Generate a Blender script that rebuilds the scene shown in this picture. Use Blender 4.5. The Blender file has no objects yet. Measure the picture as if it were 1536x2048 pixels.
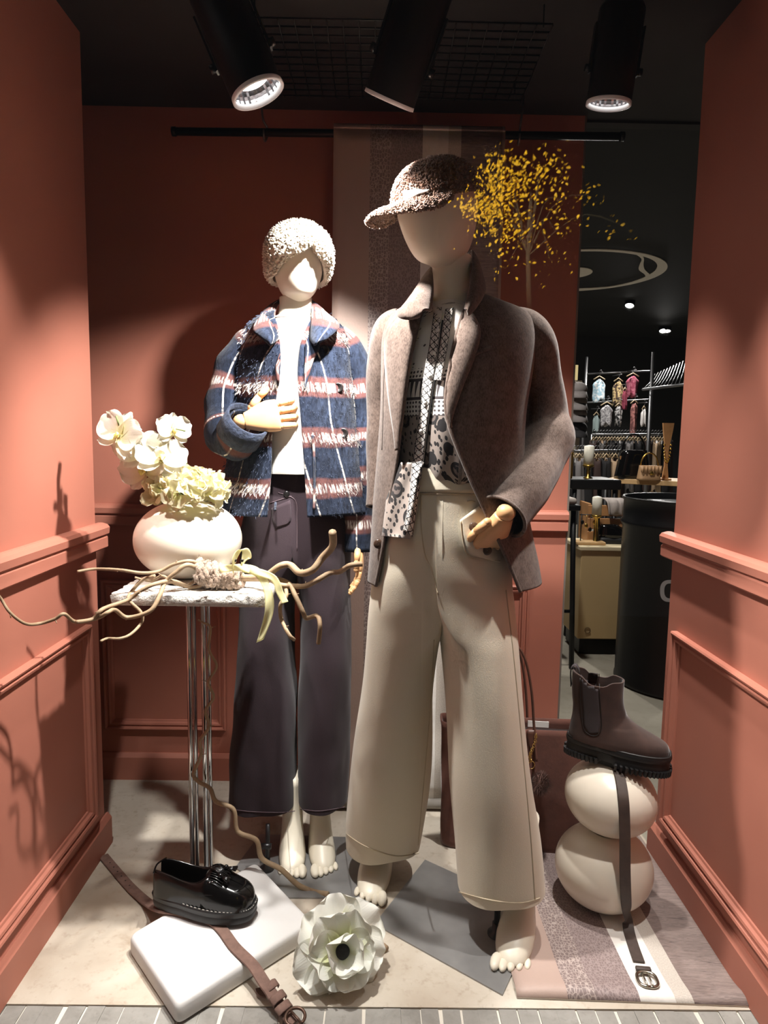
import bpy, bmesh, math, random
import numpy as np
from mathutils import Vector, Matrix, noise
from mathutils.bvhtree import BVHTree
PI = math.pi
SC = bpy.context.scene
COL = SC.collection
random.seed(7)
R = random.Random(11)

# ---------------------------------------------------------------- camera, world, exposure
F_PX, PITCH, YAW, ROLL, EYE = 1357.0, 0.1109, 0.0095, 0.0162, 1.19
def ray(px, py):                                   # direction of a photograph pixel, scaled so that y grows by about 1
    du, dv = px - 768.0, py - 1024.0
    c, s = math.cos(ROLL), math.sin(ROLL)
    u, v = c * du + s * dv, -s * du + c * dv
    x, y, z = u / F_PX, 1.0, -v / F_PX
    c, s = math.cos(PITCH), math.sin(PITCH)
    y, z = c * y + s * z, -s * y + c * z
    c, s = math.cos(YAW), math.sin(YAW)
    x, y = c * x + s * y, -s * x + c * y
    return Vector((x, y, z))
CAMP = Vector((0, 0, EYE))
def P(px, py, Y):                                  # measured pixel at a real distance Y -> world point
    d = ray(px, py); return CAMP + d * (Y / d.y)
def PZ(px, py, z=0.0):                             # measured pixel on a horizontal plane -> world point
    d = ray(px, py); return CAMP + d * ((z - EYE) / d.z)
def PX(px, py, x):
    d = ray(px, py); return CAMP + d * (x / d.x)
fw = ray(768, 1024).normalized()
rt = (ray(769, 1024) - ray(768, 1024)).normalized()
up = (ray(768, 1023) - ray(768, 1024)).normalized()
cd = bpy.data.cameras.new('camera'); cam = bpy.data.objects.new('camera', cd); COL.objects.link(cam)
cam.matrix_world = Matrix(((rt.x, up.x, -fw.x, 0), (rt.y, up.y, -fw.y, 0), (rt.z, up.z, -fw.z, EYE), (0, 0, 0, 1)))
cd.sensor_fit = 'VERTICAL'; cd.sensor_height = 36.0; cd.lens = F_PX / 2048.0 * 36.0
cd.clip_start = 0.02; cd.clip_end = 60
SC.camera = cam
w = bpy.data.worlds.new('night'); SC.world = w; w.use_nodes = True
w.node_tree.nodes['Background'].inputs[0].default_value = (0.85, 0.9, 1.0, 1)
w.node_tree.nodes['Background'].inputs[1].default_value = 0.02
SC.view_settings.view_transform = 'Standard'; SC.view_settings.look = 'None'
SC.view_settings.gamma = 1.0; SC.view_settings.use_curve_mapping = False
SC.view_settings.exposure = 0.08
SC.cycles.use_denoising = True
SC.cycles.max_bounces = 8; SC.cycles.transparent_max_bounces = 12; SC.cycles.sample_clamp_indirect = 6
def lamp(name, kind, loc, power, color=(1, 1, 1), size=0.1, rot=None, spot=None, blend=0.5, parent=None, aim=None):
    ld = bpy.data.lights.new(name, kind); ld.energy = power; ld.color = color
    o = bpy.data.objects.new(name, ld); COL.objects.link(o)
    if kind == 'AREA': ld.size = size
    else: ld.shadow_soft_size = size
    if kind == 'SPOT': ld.spot_size = spot; ld.spot_blend = blend
    L = Vector(loc)
    if parent is not None: o.parent = parent; L = L - parent.location
    o.location = L
    if aim is not None: o.rotation_euler = Vector(aim).to_track_quat('-Z', 'Y').to_euler()
    return o
# shop ceiling downlights beyond the display: visible spots and added cans out of view (their fittings are built with the shop)
SHOP_W = 110.0
# spotlight settings: lens pixel, distance, pointing direction, watts, beam
SPOTS = [((516, 186), 1.36, (0.40, 0.04, -0.90), 124, 92, 'left'),
         ((779, 200), 1.43, (-0.34, 0.42, -0.84), 165, 88, 'centre'),
         ((1217, 208), 1.68, (-0.06, 0.16, -1.0), 92, 76, 'right'),
         ((-0.56, 1.19, 2.06), 0, (-0.04, 0.20, -1.0), 66, 50, 'front left'), ((0.62, 1.19, 2.06), 0, (0.02, 0.20, -1.0), 84, 46, 'front right')]   # front pair: unseen lamps added above the view to brighten floor and lower walls

# ---------------------------------------------------------------- node and mesh helpers
def S(r, g, b):
    f = lambda c: (c / 255 / 12.92) if c / 255 <= 0.04045 else ((c / 255 + 0.055) / 1.055) ** 2.4
    return (f(r), f(g), f(b), 1.0)
class NT:
    def __init__(s, name):
        s.m = bpy.data.materials.new(name); s.m.use_nodes = True
        s.t = s.m.node_tree; s.b = s.t.nodes['Principled BSDF']; s.out = s.t.nodes['Material Output']
    def n(s, typ, inp=None, **kw):
        o = s.t.nodes.new(typ)
        for k, v in kw.items(): setattr(o, k, v)
        for k, v in (inp or {}).items(): s.set(o.inputs[k], v)
        return o
    def set(s, sock, v):
        if hasattr(v, 'outputs'): v = v.outputs[0]
        if isinstance(v, bpy.types.NodeSocket): s.t.links.new(v, sock)
        else: sock.default_value = v
    def math(s, op, a, b=0.0, c=0.0):
        o = s.n('ShaderNodeMath', {0: a, 1: b, 2: c}, operation=op); return o.outputs[0]
    def mix(s, f, a, b):
        o = s.n('ShaderNodeMix', data_type='RGBA'); s.set(o.inputs[0], f); s.set(o.inputs[6], a); s.set(o.inputs[7], b); return o.outputs[2]
    def coord(s, which='Object'): return s.n('ShaderNodeTexCoord').outputs[which]
    def map(s, v, scale=(1, 1, 1), rot=(0, 0, 0), loc=(0, 0, 0)):
        return s.n('ShaderNodeMapping', {0: v, 1: loc, 2: rot, 3: scale}).outputs[0]
    def noise(s, v, scale, detail=3, rough=0.5, dist=0.0): return s.n('ShaderNodeTexNoise', {'Vector': v, 'Scale': scale, 'Detail': detail, 'Roughness': rough, 'Distortion': dist}).outputs[0]
    def voro(s, v, scale, feature='F1', out=0, rnd=1.0): return s.n('ShaderNodeTexVoronoi', {'Vector': v, 'Scale': scale, 'Randomness': rnd}, feature=feature).outputs[out]
    def ramp(s, f, stops, interp='LINEAR'):
        o = s.n('ShaderNodeValToRGB', {0: f}); cr = o.color_ramp; cr.interpolation = interp
        while len(cr.elements) < len(stops): cr.elements.new(0.5)
        for e, (p, c) in zip(cr.elements, stops): e.position = p; e.color = c if len(c) == 4 else (*c, 1)
        return o.outputs[0]
    def sep(s, v): return s.n('ShaderNodeSeparateXYZ', {0: v}).outputs
    def comb(s, x, y, z=0.0): return s.n('ShaderNodeCombineXYZ', {0: x, 1: y, 2: z}).outputs[0]
    def P(s, **kw):
        for k, v in kw.items(): s.set(s.b.inputs[k.replace('_', ' ')], v)
    def bump(s, h, strength=0.3, dist=0.01):
        o = s.n('ShaderNodeBump', {'Height': h, 'Strength': strength, 'Distance': dist}); s.set(s.b.inputs['Normal'], o.outputs[0])
MATS = {}
def M(name, col, rough=0.6, metal=0.0, var=None, bump=None, sheen=0.0, spec=None, coat=0.0, emit=None, sub=0.0):
    if name in MATS: return MATS[name]
    k = NT(name); k.P(Base_Color=col, Roughness=rough, Metallic=metal)
    if sheen: k.P(Sheen_Weight=sheen, Sheen_Roughness=0.4)
    if spec is not None: k.P(Specular_IOR_Level=spec)
    if coat: k.P(Coat_Weight=coat, Coat_Roughness=0.08)
    if sub: k.P(Subsurface_Weight=sub, Subsurface_Radius=(0.02, 0.015, 0.01), Subsurface_Scale=0.5)
    co = k.coord()
    if var:
        sc, amt = var[:2]; f = k.noise(co, sc, 4, 0.6)
        c2 = tuple(max(0, c * (1 - amt)) for c in col[:3]) + (1,); c3 = tuple(min(1, c * (1 + amt)) for c in col[:3]) + (1,)
        k.P(Base_Color=k.ramp(f, [(0.3, c2), (0.7, c3)]))
    if bump:
        k.bump(k.noise(co, bump[0], 4, 0.6), bump[1], bump[2] if len(bump) > 2 else 0.005)
    if emit: k.P(Emission_Color=emit[0], Emission_Strength=emit[1])
    MATS[name] = k.m; return k.m
def thing(name, label, cat, loc, group=None):
    o = bpy.data.objects.new(name, None); COL.objects.link(o); o.location = Vector(loc); o.empty_display_size = 0.05
    o['label'] = label; o['category'] = cat
    if group: o['group'] = group
    return o
def origin(o):
    p = Vector((0, 0, 0))
    while o is not None: p = p + o.location; o = o.parent
    return p
class MB:                                          # collects faces in world coordinates, becomes one mesh object
    def __init__(s): s.v = []; s.f = []; s.uv = []
    def add(s, v, f, uv=None):
        n = len(s.v); s.v += [tuple(p) for p in v]; s.f += [tuple(i + n for i in q) for q in f]
        s.uv += list(uv) if uv is not None else [(0.0, 0.0)] * len(v)
        return s
    def grid(s, G, closed=False, uv=None, capa=False, capb=False, flip=False):   # G: rows of points
        nr, nc = len(G), len(G[0]); v = [p for r in G for p in r]; f = []
        for i in range(nr - 1):
            for j in range(nc if closed else nc - 1):
                k = (j + 1) % nc; q = (i * nc + j, i * nc + k, (i + 1) * nc + k, (i + 1) * nc + j)
                f.append(q[::-1] if flip else q)
        if capa: f.append(tuple(range(nc))[::1 if flip else -1])
        if capb: f.append(tuple((nr - 1) * nc + j for j in range(nc))[::-1 if flip else 1])
        return s.add(v, f, [t for r in uv for t in r] if uv is not None else None)
    def tube(s, path, rad, seg=8, cap=True, flat=1.0, smooth=0, upv=None):
        path = [Vector(p) for p in path]; rad = list(rad) if hasattr(rad, '__len__') else [rad] * len(path)
        if smooth:
            A = resample(np.array([[*p, r] for p, r in zip(path, rad)]), smooth); path = [Vector(a[:3]) for a in A]; rad = [max(1e-5, a[3]) for a in A]
        G = []; uvs = []; nrm = None; L = 0
        for i, p in enumerate(path):
            t = (path[min(i + 1, len(path) - 1)] - path[max(i - 1, 0)])
            t = t.normalized() if t.length > 1e-9 else Vector((0, 0, 1))
            if upv is not None: nrm = Vector(upv) - t * t.dot(Vector(upv))
            elif nrm is None:
                a = Vector((0, 0, 1)) if abs(t.z) < 0.9 else Vector((1, 0, 0)); nrm = a - t * a.dot(t)
            else: nrm = nrm - t * nrm.dot(t)
            nrm = nrm.normalized(); b = t.cross(nrm)
            if i: L += (p - path[i - 1]).length
            G.append([p + (b * math.cos(2 * PI * j / seg) + nrm * flat * math.sin(2 * PI * j / seg)) * rad[i] for j in range(seg)])
            uvs.append([(j / seg, L) for j in range(seg)])
        return s.grid(G, True, uvs, cap, cap, flip=True)
    def box(s, c, size, rot=None):
        c = Vector(c); h = Vector(size) / 2; m = rot if rot is not None else Matrix.Identity(3)
        v = [c + m @ Vector((x * h.x, y * h.y, z * h.z)) for x in (-1, 1) for y in (-1, 1) for z in (-1, 1)]
        return s.add(v, [(0, 1, 3, 2), (4, 6, 7, 5), (0, 4, 5, 1), (2, 3, 7, 6), (0, 2, 6, 4), (1, 5, 7, 3)])
    def rbox(s, c, size, bev, seg=2, rot=None):
        bm = bmesh.new(); bmesh.ops.create_cube(bm, size=1.0)
        for q in bm.verts: q.co = Vector((q.co.x * size[0], q.co.y * size[1], q.co.z * size[2]))
        bmesh.ops.bevel(bm, geom=bm.edges[:], offset=bev, segments=seg, affect='EDGES', profile=0.5)
        m = rot if rot is not None else Matrix.Identity(3); bm.verts.index_update()
        s.add([Vector(c) + m @ q.co for q in bm.verts], [[q.index for q in f.verts] for f in bm.faces]); bm.free(); return s
    def ell(s, c, r, rot=None, nu=12, nv=8, fn=None):
        c = Vector(c); m = rot if rot is not None else Matrix.Identity(3); r = Vector(r) if hasattr(r, '__len__') else Vector((r, r, r)); G = []
        for i in range(nv + 1):
            a = PI * (i + (0.02 if i == 0 else -0.02 if i == nv else 0)) / nv; row = []
            for j in range(nu):
                t = 2 * PI * j / nu; d = Vector((math.sin(a) * math.cos(t), math.sin(a) * math.sin(t), -math.cos(a)))
                k = fn(d) if fn else 1.0
                row.append(c + m @ Vector((d.x * r.x * k, d.y * r.y * k, d.z * r.z * k)))
            G.append(row)
        return s.grid(G, True, None, True, True)
    def lathe(s, c, prof, seg=24, rot=None, cap=False):   # prof: (radius, z)
        c = Vector(c); m = rot if rot is not None else Matrix.Identity(3)
        G = [[c + m @ Vector((r * math.cos(2 * PI * j / seg), r * math.sin(2 * PI * j / seg), z)) for j in range(seg)] for r, z in prof]
        return s.grid(G, True, [[(j / seg, z) for j in range(seg)] for r, z in prof], cap, cap)
    def sweep(s, A, B, out, prof, upv=(0, 0, 1), mitre=(0, 0)):   # straight extrusion of a closed profile (along out, along up)
        A, B, out, upv = Vector(A), Vector(B), Vector(out), Vector(upv); t = (B - A).normalized()
        G = [[A + out * o + upv * u + t * mitre[0] * u for o, u in prof], [B + out * o + upv * u + t * mitre[1] * u for o, u in prof]]
        return s.grid(G, True, None, True, True)
    def build(s, name, mat, parent=None, smooth=True, label=None, solid=None, subd=0, kind=None, angle=None):
        me = bpy.data.meshes.new(name); org = origin(parent) if parent is not None else Vector((0, 0, 0))
        me.from_pydata([tuple(Vector(p) - org) for p in s.v], [], s.f)
        if s.uv and len(s.uv) == len(s.v):
            ul = me.uv_layers.new(name='UVMap'); li = np.empty(len(me.loops), np.int32); me.loops.foreach_get('vertex_index', li)
            ul.data.foreach_set('uv', np.array(s.uv, np.float32)[li].ravel())
        bm = bmesh.new(); bm.from_mesh(me); bmesh.ops.recalc_face_normals(bm, faces=bm.faces[:]); bm.to_mesh(me); bm.free()
        if smooth: me.polygons.foreach_set('use_smooth', [True] * len(me.polygons))
        me.materials.append(mat)
        o = bpy.data.objects.new(name, me); COL.objects.link(o)
        if parent is not None: o.parent = parent
        if solid: md = o.modifiers.new('thick', 'SOLIDIFY'); md.thickness = solid; md.offset = -1
        if subd: md = o.modifiers.new('sub', 'SUBSURF'); md.levels = md.render_levels = subd
        if smooth and angle: me.set_sharp_from_angle(angle=angle)
        if label: o['label'] = label
        if kind: o['kind'] = kind
        return o
    def bvh(s): return BVHTree.FromPolygons([tuple(p) for p in s.v], s.f)
def tagm(o, label, cat, group=None):
    o['label'] = label; o['category'] = cat
    if group: o['group'] = group
    return o
def struct(o): o['kind'] = 'structure'; return o
def dup(o, parent=None, loc=None, label=None, group=None):
    c = o.copy(); COL.objects.link(c)
    if parent is not None: c.parent = parent
    for ch in list(o.children): dup(ch, c)
    if loc is not None: c.location = loc
    if label: c['label'] = label
    if group: c['group'] = group
    return c
def resample(A, n):                                # Catmull-Rom through the rows of A, n rows out
    A = np.asarray(A, float); m = len(A); out = []
    for q in np.linspace(0, m - 1, n):
        i = min(int(q), m - 2); t = q - i
        p0, p1, p2, p3 = A[max(i - 1, 0)], A[i], A[i + 1], A[min(i + 2, m - 1)]
        out.append(0.5 * (2 * p1 + (p2 - p0) * t + (2 * p0 - 5 * p1 + 4 * p2 - p3) * t * t + (3 * p1 - p0 - 3 * p2 + p3) * t ** 3))
    return np.array(out)
def hook(px, py, bvh, off=0.004, dflt=1.5):        # where the sight line through a pixel meets a built surface
    d = ray(px, py).normalized(); h = bvh.ray_cast(CAMP, d)
    if h[0] is None: return P(px, py, dflt)
    return h[0] - d * off
def sgn(v, e): return math.copysign(abs(v) ** e, v)
def shell(rows, n, seg=64, front=None, expo=1.0, disp=None, back=None):
    """horizontal rings through measured rows (py, xL, xR, Y, depth[, frontL, frontR]); returns grid, uv, closed"""
    A = resample(rows, n); G = []; UV = []
    for a in A:
        py, xl, xr, Y, d = a[:5]; L, Rr = P(xl, py, Y), P(xr, py, Y); C = (L + Rr) / 2; h = (Rr - L) / 2
        if len(a) > 5:
            xm, rx = (xl + xr) / 2, (xr - xl) / 2
            tl = -math.acos(max(-1, min(1, (a[5] - xm) / rx))); tr = -math.acos(max(-1, min(1, (a[6] - xm) / rx))) - 2 * PI
            T = np.linspace(tl, tr, seg)
        else: T = np.linspace(-PI / 2, -PI / 2 - 2 * PI, seg, endpoint=False)
        row = [C + h * sgn(math.cos(t), expo) + Vector((0, d * sgn(math.sin(t), expo), 0)) for t in T]
        G.append(row)
        arc = [0.0]
        for i in range(1, len(row)): arc.append(arc[-1] + (row[i] - row[i - 1]).length)
        mid = arc[len(arc) // 2]; UV.append([(x - mid, row[0].z) for x in arc])
    closed = len(A[0]) <= 5
    if disp: G = displace(G, closed, disp)
    return G, UV, closed
def displace(G, closed, fn):
    nr, nc = len(G), len(G[0]); H = []
    for i in range(nr):
        row = []
        for j in range(nc):
            a = G[max(i - 1, 0)][j]; b = G[min(i + 1, nr - 1)][j]
            c = G[i][(j - 1) % nc if closed else max(j - 1, 0)]; d = G[i][(j + 1) % nc if closed else min(j + 1, nc - 1)]
            n = (d - c).cross(b - a); n = n.normalized() if n.length > 1e-12 else Vector((0, 0, 0))
            p = G[i][j]; row.append(p + n * fn(p, i / (nr - 1), j / nc))
        H.append(row)
    return H
def nz(p, sx, sy=None, sz=None, seed=0.0):
    return noise.noise(Vector((p[0] * sx + seed, p[1] * (sy or sx) + seed * 0.7, p[2] * (sz or sx) - seed)))
def frame(fwd, upv=(0, 0, 1)):                     # columns: x = fwd, y = left, z = up
    x = Vector(fwd).normalized(); z = Vector(upv); z = (z - x * z.dot(x)).normalized(); y = z.cross(x)
    return Matrix((x, y, z)).transposed()
def tufts(verts, norms, size, jit, rnd):           # small soft lumps all over a pile fabric
    mb = MB(); oct_f = [(0, 2, 4), (2, 1, 4), (1, 3, 4), (3, 0, 4), (2, 0, 5), (1, 2, 5), (3, 1, 5), (0, 3, 5)]
    for p, n in zip(verts, norms):
        s = size * rnd.uniform(0.6, 1.25); t = Vector((rnd.uniform(-1, 1), rnd.uniform(-1, 1), rnd.uniform(-1, 1)))
        a = n.cross(t).normalized(); b = n.cross(a); n2 = (n + t * jit).normalized(); c = p + n * s * 0.3
        mb.add([c + a * s, c - a * s, c + b * s, c - b * s, c + n2 * s * 1.5, c - n2 * s * 0.6], oct_f)
    return mb
def scatter(mb, n, rnd):                           # random points with normals on collected faces
    V = [Vector(p) for p in mb.v]; T = []
    for f in mb.f:
        for k in range(1, len(f) - 1): T.append((f[0], f[k], f[k + 1]))
    ar = np.array([((V[b] - V[a]).cross(V[c] - V[a])).length for a, b, c in T]); cs = np.cumsum(ar) / ar.sum(); out = []
    for _ in range(n):
        a, b, c = T[int(np.searchsorted(cs, rnd.random()))]; u, v = rnd.random(), rnd.random()
        if u + v > 1: u, v = 1 - u, 1 - v
        nn = (V[b] - V[a]).cross(V[c] - V[a])
        if nn.length < 1e-14: continue
        out.append((V[a] + (V[b] - V[a]) * u + (V[c] - V[a]) * v, nn.normalized()))
    return out
def patch(rows, bvh, nu, nv, off=0.006, bulge=0.0, dflt=1.5, offs=None):
    """cloth piece laid on a surface: rows of pixel pairs ((x0,y0),(x1,y1)); sampled nu x nv"""
    A = resample(np.array([[*a, *b] for a, b in rows]), nu); G = []
    for i, a in enumerate(A):
        row = []
        for j in range(nv):
            t = j / (nv - 1); x, y = a[0] + (a[2] - a[0]) * t, a[1] + (a[3] - a[1]) * t
            o = off + bulge * math.sin(PI * t) if offs is None else offs(i / (nu - 1), t)
            row.append(hook(x, y, bvh, o, dflt))
        G.append(row)
    return G
# ---------------------------------------------------------------- materials of the setting
def wall_mat():
    k = NT('terracotta paint'); co = k.coord(); f = k.noise(co, 3.0, 4, 0.55)
    k.P(Base_Color=k.ramp(f, [(0.3, S(168, 106, 89)), (0.7, S(175, 112, 94))]), Roughness=0.52, Specular_IOR_Level=0.3)
    k.bump(k.noise(co, 160, 3, 0.5), 0.05, 0.002); return k.m
M_WALL = wall_mat()
def stone_mat(name, a, b, c, sc=5.0):
    k = NT(name); co = k.coord(); f1 = k.noise(co, sc, 6, 0.68, 0.4); f2 = k.noise(co, sc * 9, 5, 0.7); f3 = k.noise(co, sc * 0.45, 3, 0.5)
    base = k.ramp(f1, [(0.32, a), (0.56, b), (0.72, c)])
    base = k.mix(k.ramp(f3, [(0.48, (0, 0, 0)), (0.70, (.8, .8, .8))]), base, c)
    base = k.mix(k.ramp(f2, [(0.54, (0, 0, 0)), (0.70, (.5, .5, .5))]), base, c)
    k.P(Base_Color=base, Roughness=0.6, Specular_IOR_Level=0.35); k.bump(f2, 0.12, 0.003); return k.m
M_STONE = stone_mat('limestone floor', S(200, 192, 179), S(188, 178, 163), S(148, 130, 110))
M_SHOPFLOOR = stone_mat('shop concrete tiles', S(158, 152, 138), S(146, 140, 126), S(126, 120, 106), 3.0)
M_SILL = stone_mat('grey sill stone', S(150, 147, 141), S(136, 133, 127), S(116, 112, 106), 9.0)
M_GROUT = M('pale grout', S(205, 198, 186), 0.8)
M_BLACKCEIL = M('black ceiling paint', S(46, 44, 43), 0.75, var=(4, .15), spec=0.3)
M_SHOPCEIL = M('dark grey shop ceiling', S(36, 36, 34), 0.75, var=(2, .12), spec=0.25)
M_SHOPWALL = M('dark shop wall', S(36, 36, 37), 0.6)
M_EDGE = M('raw panel edge', S(112, 104, 96), 0.6)
M_BLACK = M('black satin metal', S(16, 16, 17), 0.42, metal=0.3)
# ---------------------------------------------------------------- room: side walls, back wall, floor, ceiling
XL, YLE, XR, YRE, YB, XB, ZT = -0.775, 1.854, 0.818, 1.846, 2.244, 0.631, 2.198
ZRAIL, ZBB, ZM = 0.940, 0.093, 0.678
YG = 1.12                                          # the shop window pane
wl = struct(MB().box(((XL - 0.125), (YLE + 0.95) / 2, 1.1), (0.25, YLE - 0.95, 2.2)).build('wall_left', M_WALL, smooth=False))
wr = struct(MB().box(((XR + 0.125), (YRE + 0.95) / 2, 1.1), (0.25, YRE - 0.95, 2.2)).build('wall_right', M_WALL, smooth=False))
wb = struct(MB().box(((XB - 1.5) / 2, YB + 0.012, 1.1), (XB + 1.5, 0.024, 2.2)).build('wall_back', M_WALL, smooth=False))
struct(MB().box((XB + 0.003, YB + 0.0125, 1.1), (0.006, 0.027, 2.2)).build('trim_1', M_EDGE, wb, smooth=False))
RAILP = [(0, 0), (0.020, 0.0), (0.024, 0.004), (0.024, 0.030), (0.020, 0.034), (0.020, 0.037), (0.028, 0.041), (0.030, 0.058), (0.024, 0.066), (0.010, 0.070), (0, 0.070)]
RAILP = [(o * 1.05, u - 0.070) for o, u in RAILP]
BASEP = [(0, 0), (0.016, 0), (0.016, 0.080), (0.010, 0.088), (0.006, 0.093), (0, 0.093)]
MOULDP = [(0, 0), (0.016, 0.0), (0.019, 0.004), (0.017, 0.009), (0.011, 0.011), (0.011, 0.015), (0.015, 0.018), (0.013, 0.024), (0.006, 0.027), (0.004, 0.032), (0, 0.033)]
def moulding(name, O, ax, out, w0, w1, z0, z1, parent):   # mitred picture-frame moulding, four lengths
    ax, out, O = Vector(ax), Vector(out), Vector(O); Z = Vector((0, 0, 1))
    C = [O + ax * w0 + Z * z0, O + ax * w1 + Z * z0, O + ax * w1 + Z * z1, O + ax * w0 + Z * z1]
    for i in range(4):
        a, b = C[i], C[(i + 1) % 4]; t = (b - a).normalized(); inn = (C[(i + 2) % 4] - b).normalized()
        mb = MB(); G = [[a + out * o + inn * u + t * u for o, u in MOULDP], [b + out * o + inn * u - t * u for o, u in MOULDP]]
        mb.grid(G, True, None, True, True); mb.build('moulding_strip', M_WALL, parent, smooth=False)
struct(MB().sweep((XL, 0.96, ZRAIL), (XL, YLE + 0.022, ZRAIL), (1, 0, 0), RAILP).build('trim_2', M_WALL, wl, smooth=False))
struct(MB().sweep((XR, 0.96, ZRAIL), (XR, YRE + 0.022, ZRAIL), (-1, 0, 0), RAILP).build('trim_3', M_WALL, wr, smooth=False))
struct(MB().sweep((-1.4, YB, ZRAIL + .015), (XB, YB, ZRAIL + .015), (0, -1, 0), RAILP).build('trim_4', M_WALL, wb, smooth=False))
struct(MB().sweep((XL, 0.96, 0), (XL, YLE + 0.014, 0), (1, 0, 0), BASEP).build('baseboard_left', M_WALL, wl, smooth=False))
struct(MB().sweep((XR, 0.96, 0), (XR, YRE + 0.014, 0), (-1, 0, 0), BASEP).build('baseboard_right', M_WALL, wr, smooth=False))
struct(MB().sweep((-1.4, YB, 0), (XB, YB, 0), (0, -1, 0), BASEP).build('baseboard_back', M_WALL, wb, smooth=False))
a = PX(170, 1450, XL).y; moulding('m', (XL, 0, 0), (0, 1, 0), (1, 0, 0), 1.0, 1.775, 0.135, ZM, wl)
moulding('m', (XR, 0, 0), (0, 1, 0), (-1, 0, 0), 1.0, 1.79, 0.135, ZM, wr)
for x0, x1 in ((P(211, 1400, YB).x, P(453, 1400, YB).x), (P(508, 1400, YB).x, P(752, 1400, YB).x), (P(804, 1400, YB).x, P(1050, 1400, YB).x)):
    moulding('m', (0, YB, 0), (1, 0, 0), (0, -1, 0), x0, x1, 0.18, 0.70, wb)
fl = struct(MB().box((-0.3, 1.80, -0.02), (2.236, 1.0, 0.04)).build('floor', M_STONE, smooth=False))
struct(MB().box((2.5, 5.6, -0.0225), (7.5, 8.6, 0.035)).build('floor_shop', M_SHOPFLOOR, smooth=False))
# narrow grey stones of the sill between the display floor and the window
sill = struct(MB().box((0.0, 1.19, -0.0305), (1.7, 0.22, 0.05)).build('trim_5', M_GROUT, smooth=False))
x = -0.80
while x < 0.83:
    wd = 0.0415 + R.uniform(-0.003, 0.003)
    sk = R.uniform(-0.006, 0.006)
    mb = MB(); z = -0.003 + R.uniform(-0.0012, 0.001); y0, y1 = 1.105, 1.299
    q = [(x + 0.0015, y0), (x + wd - 0.0015, y0), (x + wd - 0.0015 + sk, y1), (x + 0.0015 + sk, y1)]
    mb.add([(a, b, z) for a, b in q] + [(a, b, -0.03) for a, b in q], [(0, 1, 2, 3), (4, 7, 6, 5), (0, 4, 5, 1), (1, 5, 6, 2), (2, 6, 7, 3), (3, 7, 4, 0)])
    mb.build('sill_stone', M_SILL, sill, smooth=False); x += wd
struct(MB().box((0.0, 1.66, ZT + 0.02), (3.0, 1.24, 0.04)).build('ceiling', M_BLACKCEIL, smooth=False))
struct(MB().box((2.5, 6.3, 2.62), (7.5, 8.0, 0.04)).build('ceiling_shop', M_SHOPCEIL, smooth=False))
struct(MB().box((2.5, 2.29, 2.40), (7.5, 0.04, 0.42)).build('trim_6', M_BLACKCEIL, smooth=False))
struct(MB().box((2.5, 9.55, 1.3), (7.5, 0.1, 2.7)).build('wall_shop_back', M_SHOPWALL, smooth=False))
struct(MB().box((5.8, 5.9, 1.3), (0.1, 7.4, 2.7)).build('wall_shop_right', M_SHOPWALL, smooth=False))
struct(MB().box((-1.45, 5.9, 1.3), (0.1, 7.4, 2.7)).build('wall_shop_left', M_SHOPWALL, smooth=False))
# the window pane itself and its thin black frame (the frame lies outside the picture)
def glass_mat():
    k = NT('window glass'); k.t.nodes.remove(k.b)
    tr = k.n('ShaderNodeBsdfTransparent'); gl = k.n('ShaderNodeBsdfGlossy', {'Roughness': 0.0, 'Color': (1, 1, 1, 1)})
    ge = k.n('ShaderNodeNewGeometry'); dt = k.n('ShaderNodeVectorMath', {0: ge.outputs['Incoming'], 1: ge.outputs['Normal']}, operation='DOT_PRODUCT').outputs['Value']
    fr = k.math('ADD', 0.04, k.math('MULTIPLY', 0.96, k.math('POWER', k.math('SUBTRACT', 1.0, k.math('ABSOLUTE', dt)), 5.0)))   # reflectance of uncoated glass
    mx = k.n('ShaderNodeMixShader', {0: fr, 1: tr, 2: gl}); k.t.links.new(mx.outputs[0], k.out.inputs[0]); return k.m
win = struct(MB().box((0.02, YG, 1.08), (1.62, 0.006, 2.24)).build('window_1', glass_mat(), smooth=False))
M_FRAME = M('black window frame', S(22, 22, 23), 0.4)
for c, s in (((0.02, YG, 2.22), (1.70, 0.05, 0.05)), ((0.02, YG, -0.055), (1.70, 0.05, 0.03)), ((-0.81, YG, 1.08), (0.05, 0.05, 2.3)), ((0.85, YG, 1.08), (0.05, 0.05, 2.3))):
    pass
struct(MB().box((0, -0.9, -0.19), (7, 4.0, 0.04)).build('pavement', M('pavement asphalt', S(60, 60, 60), 0.9, var=(8, .2)), smooth=False))

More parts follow.
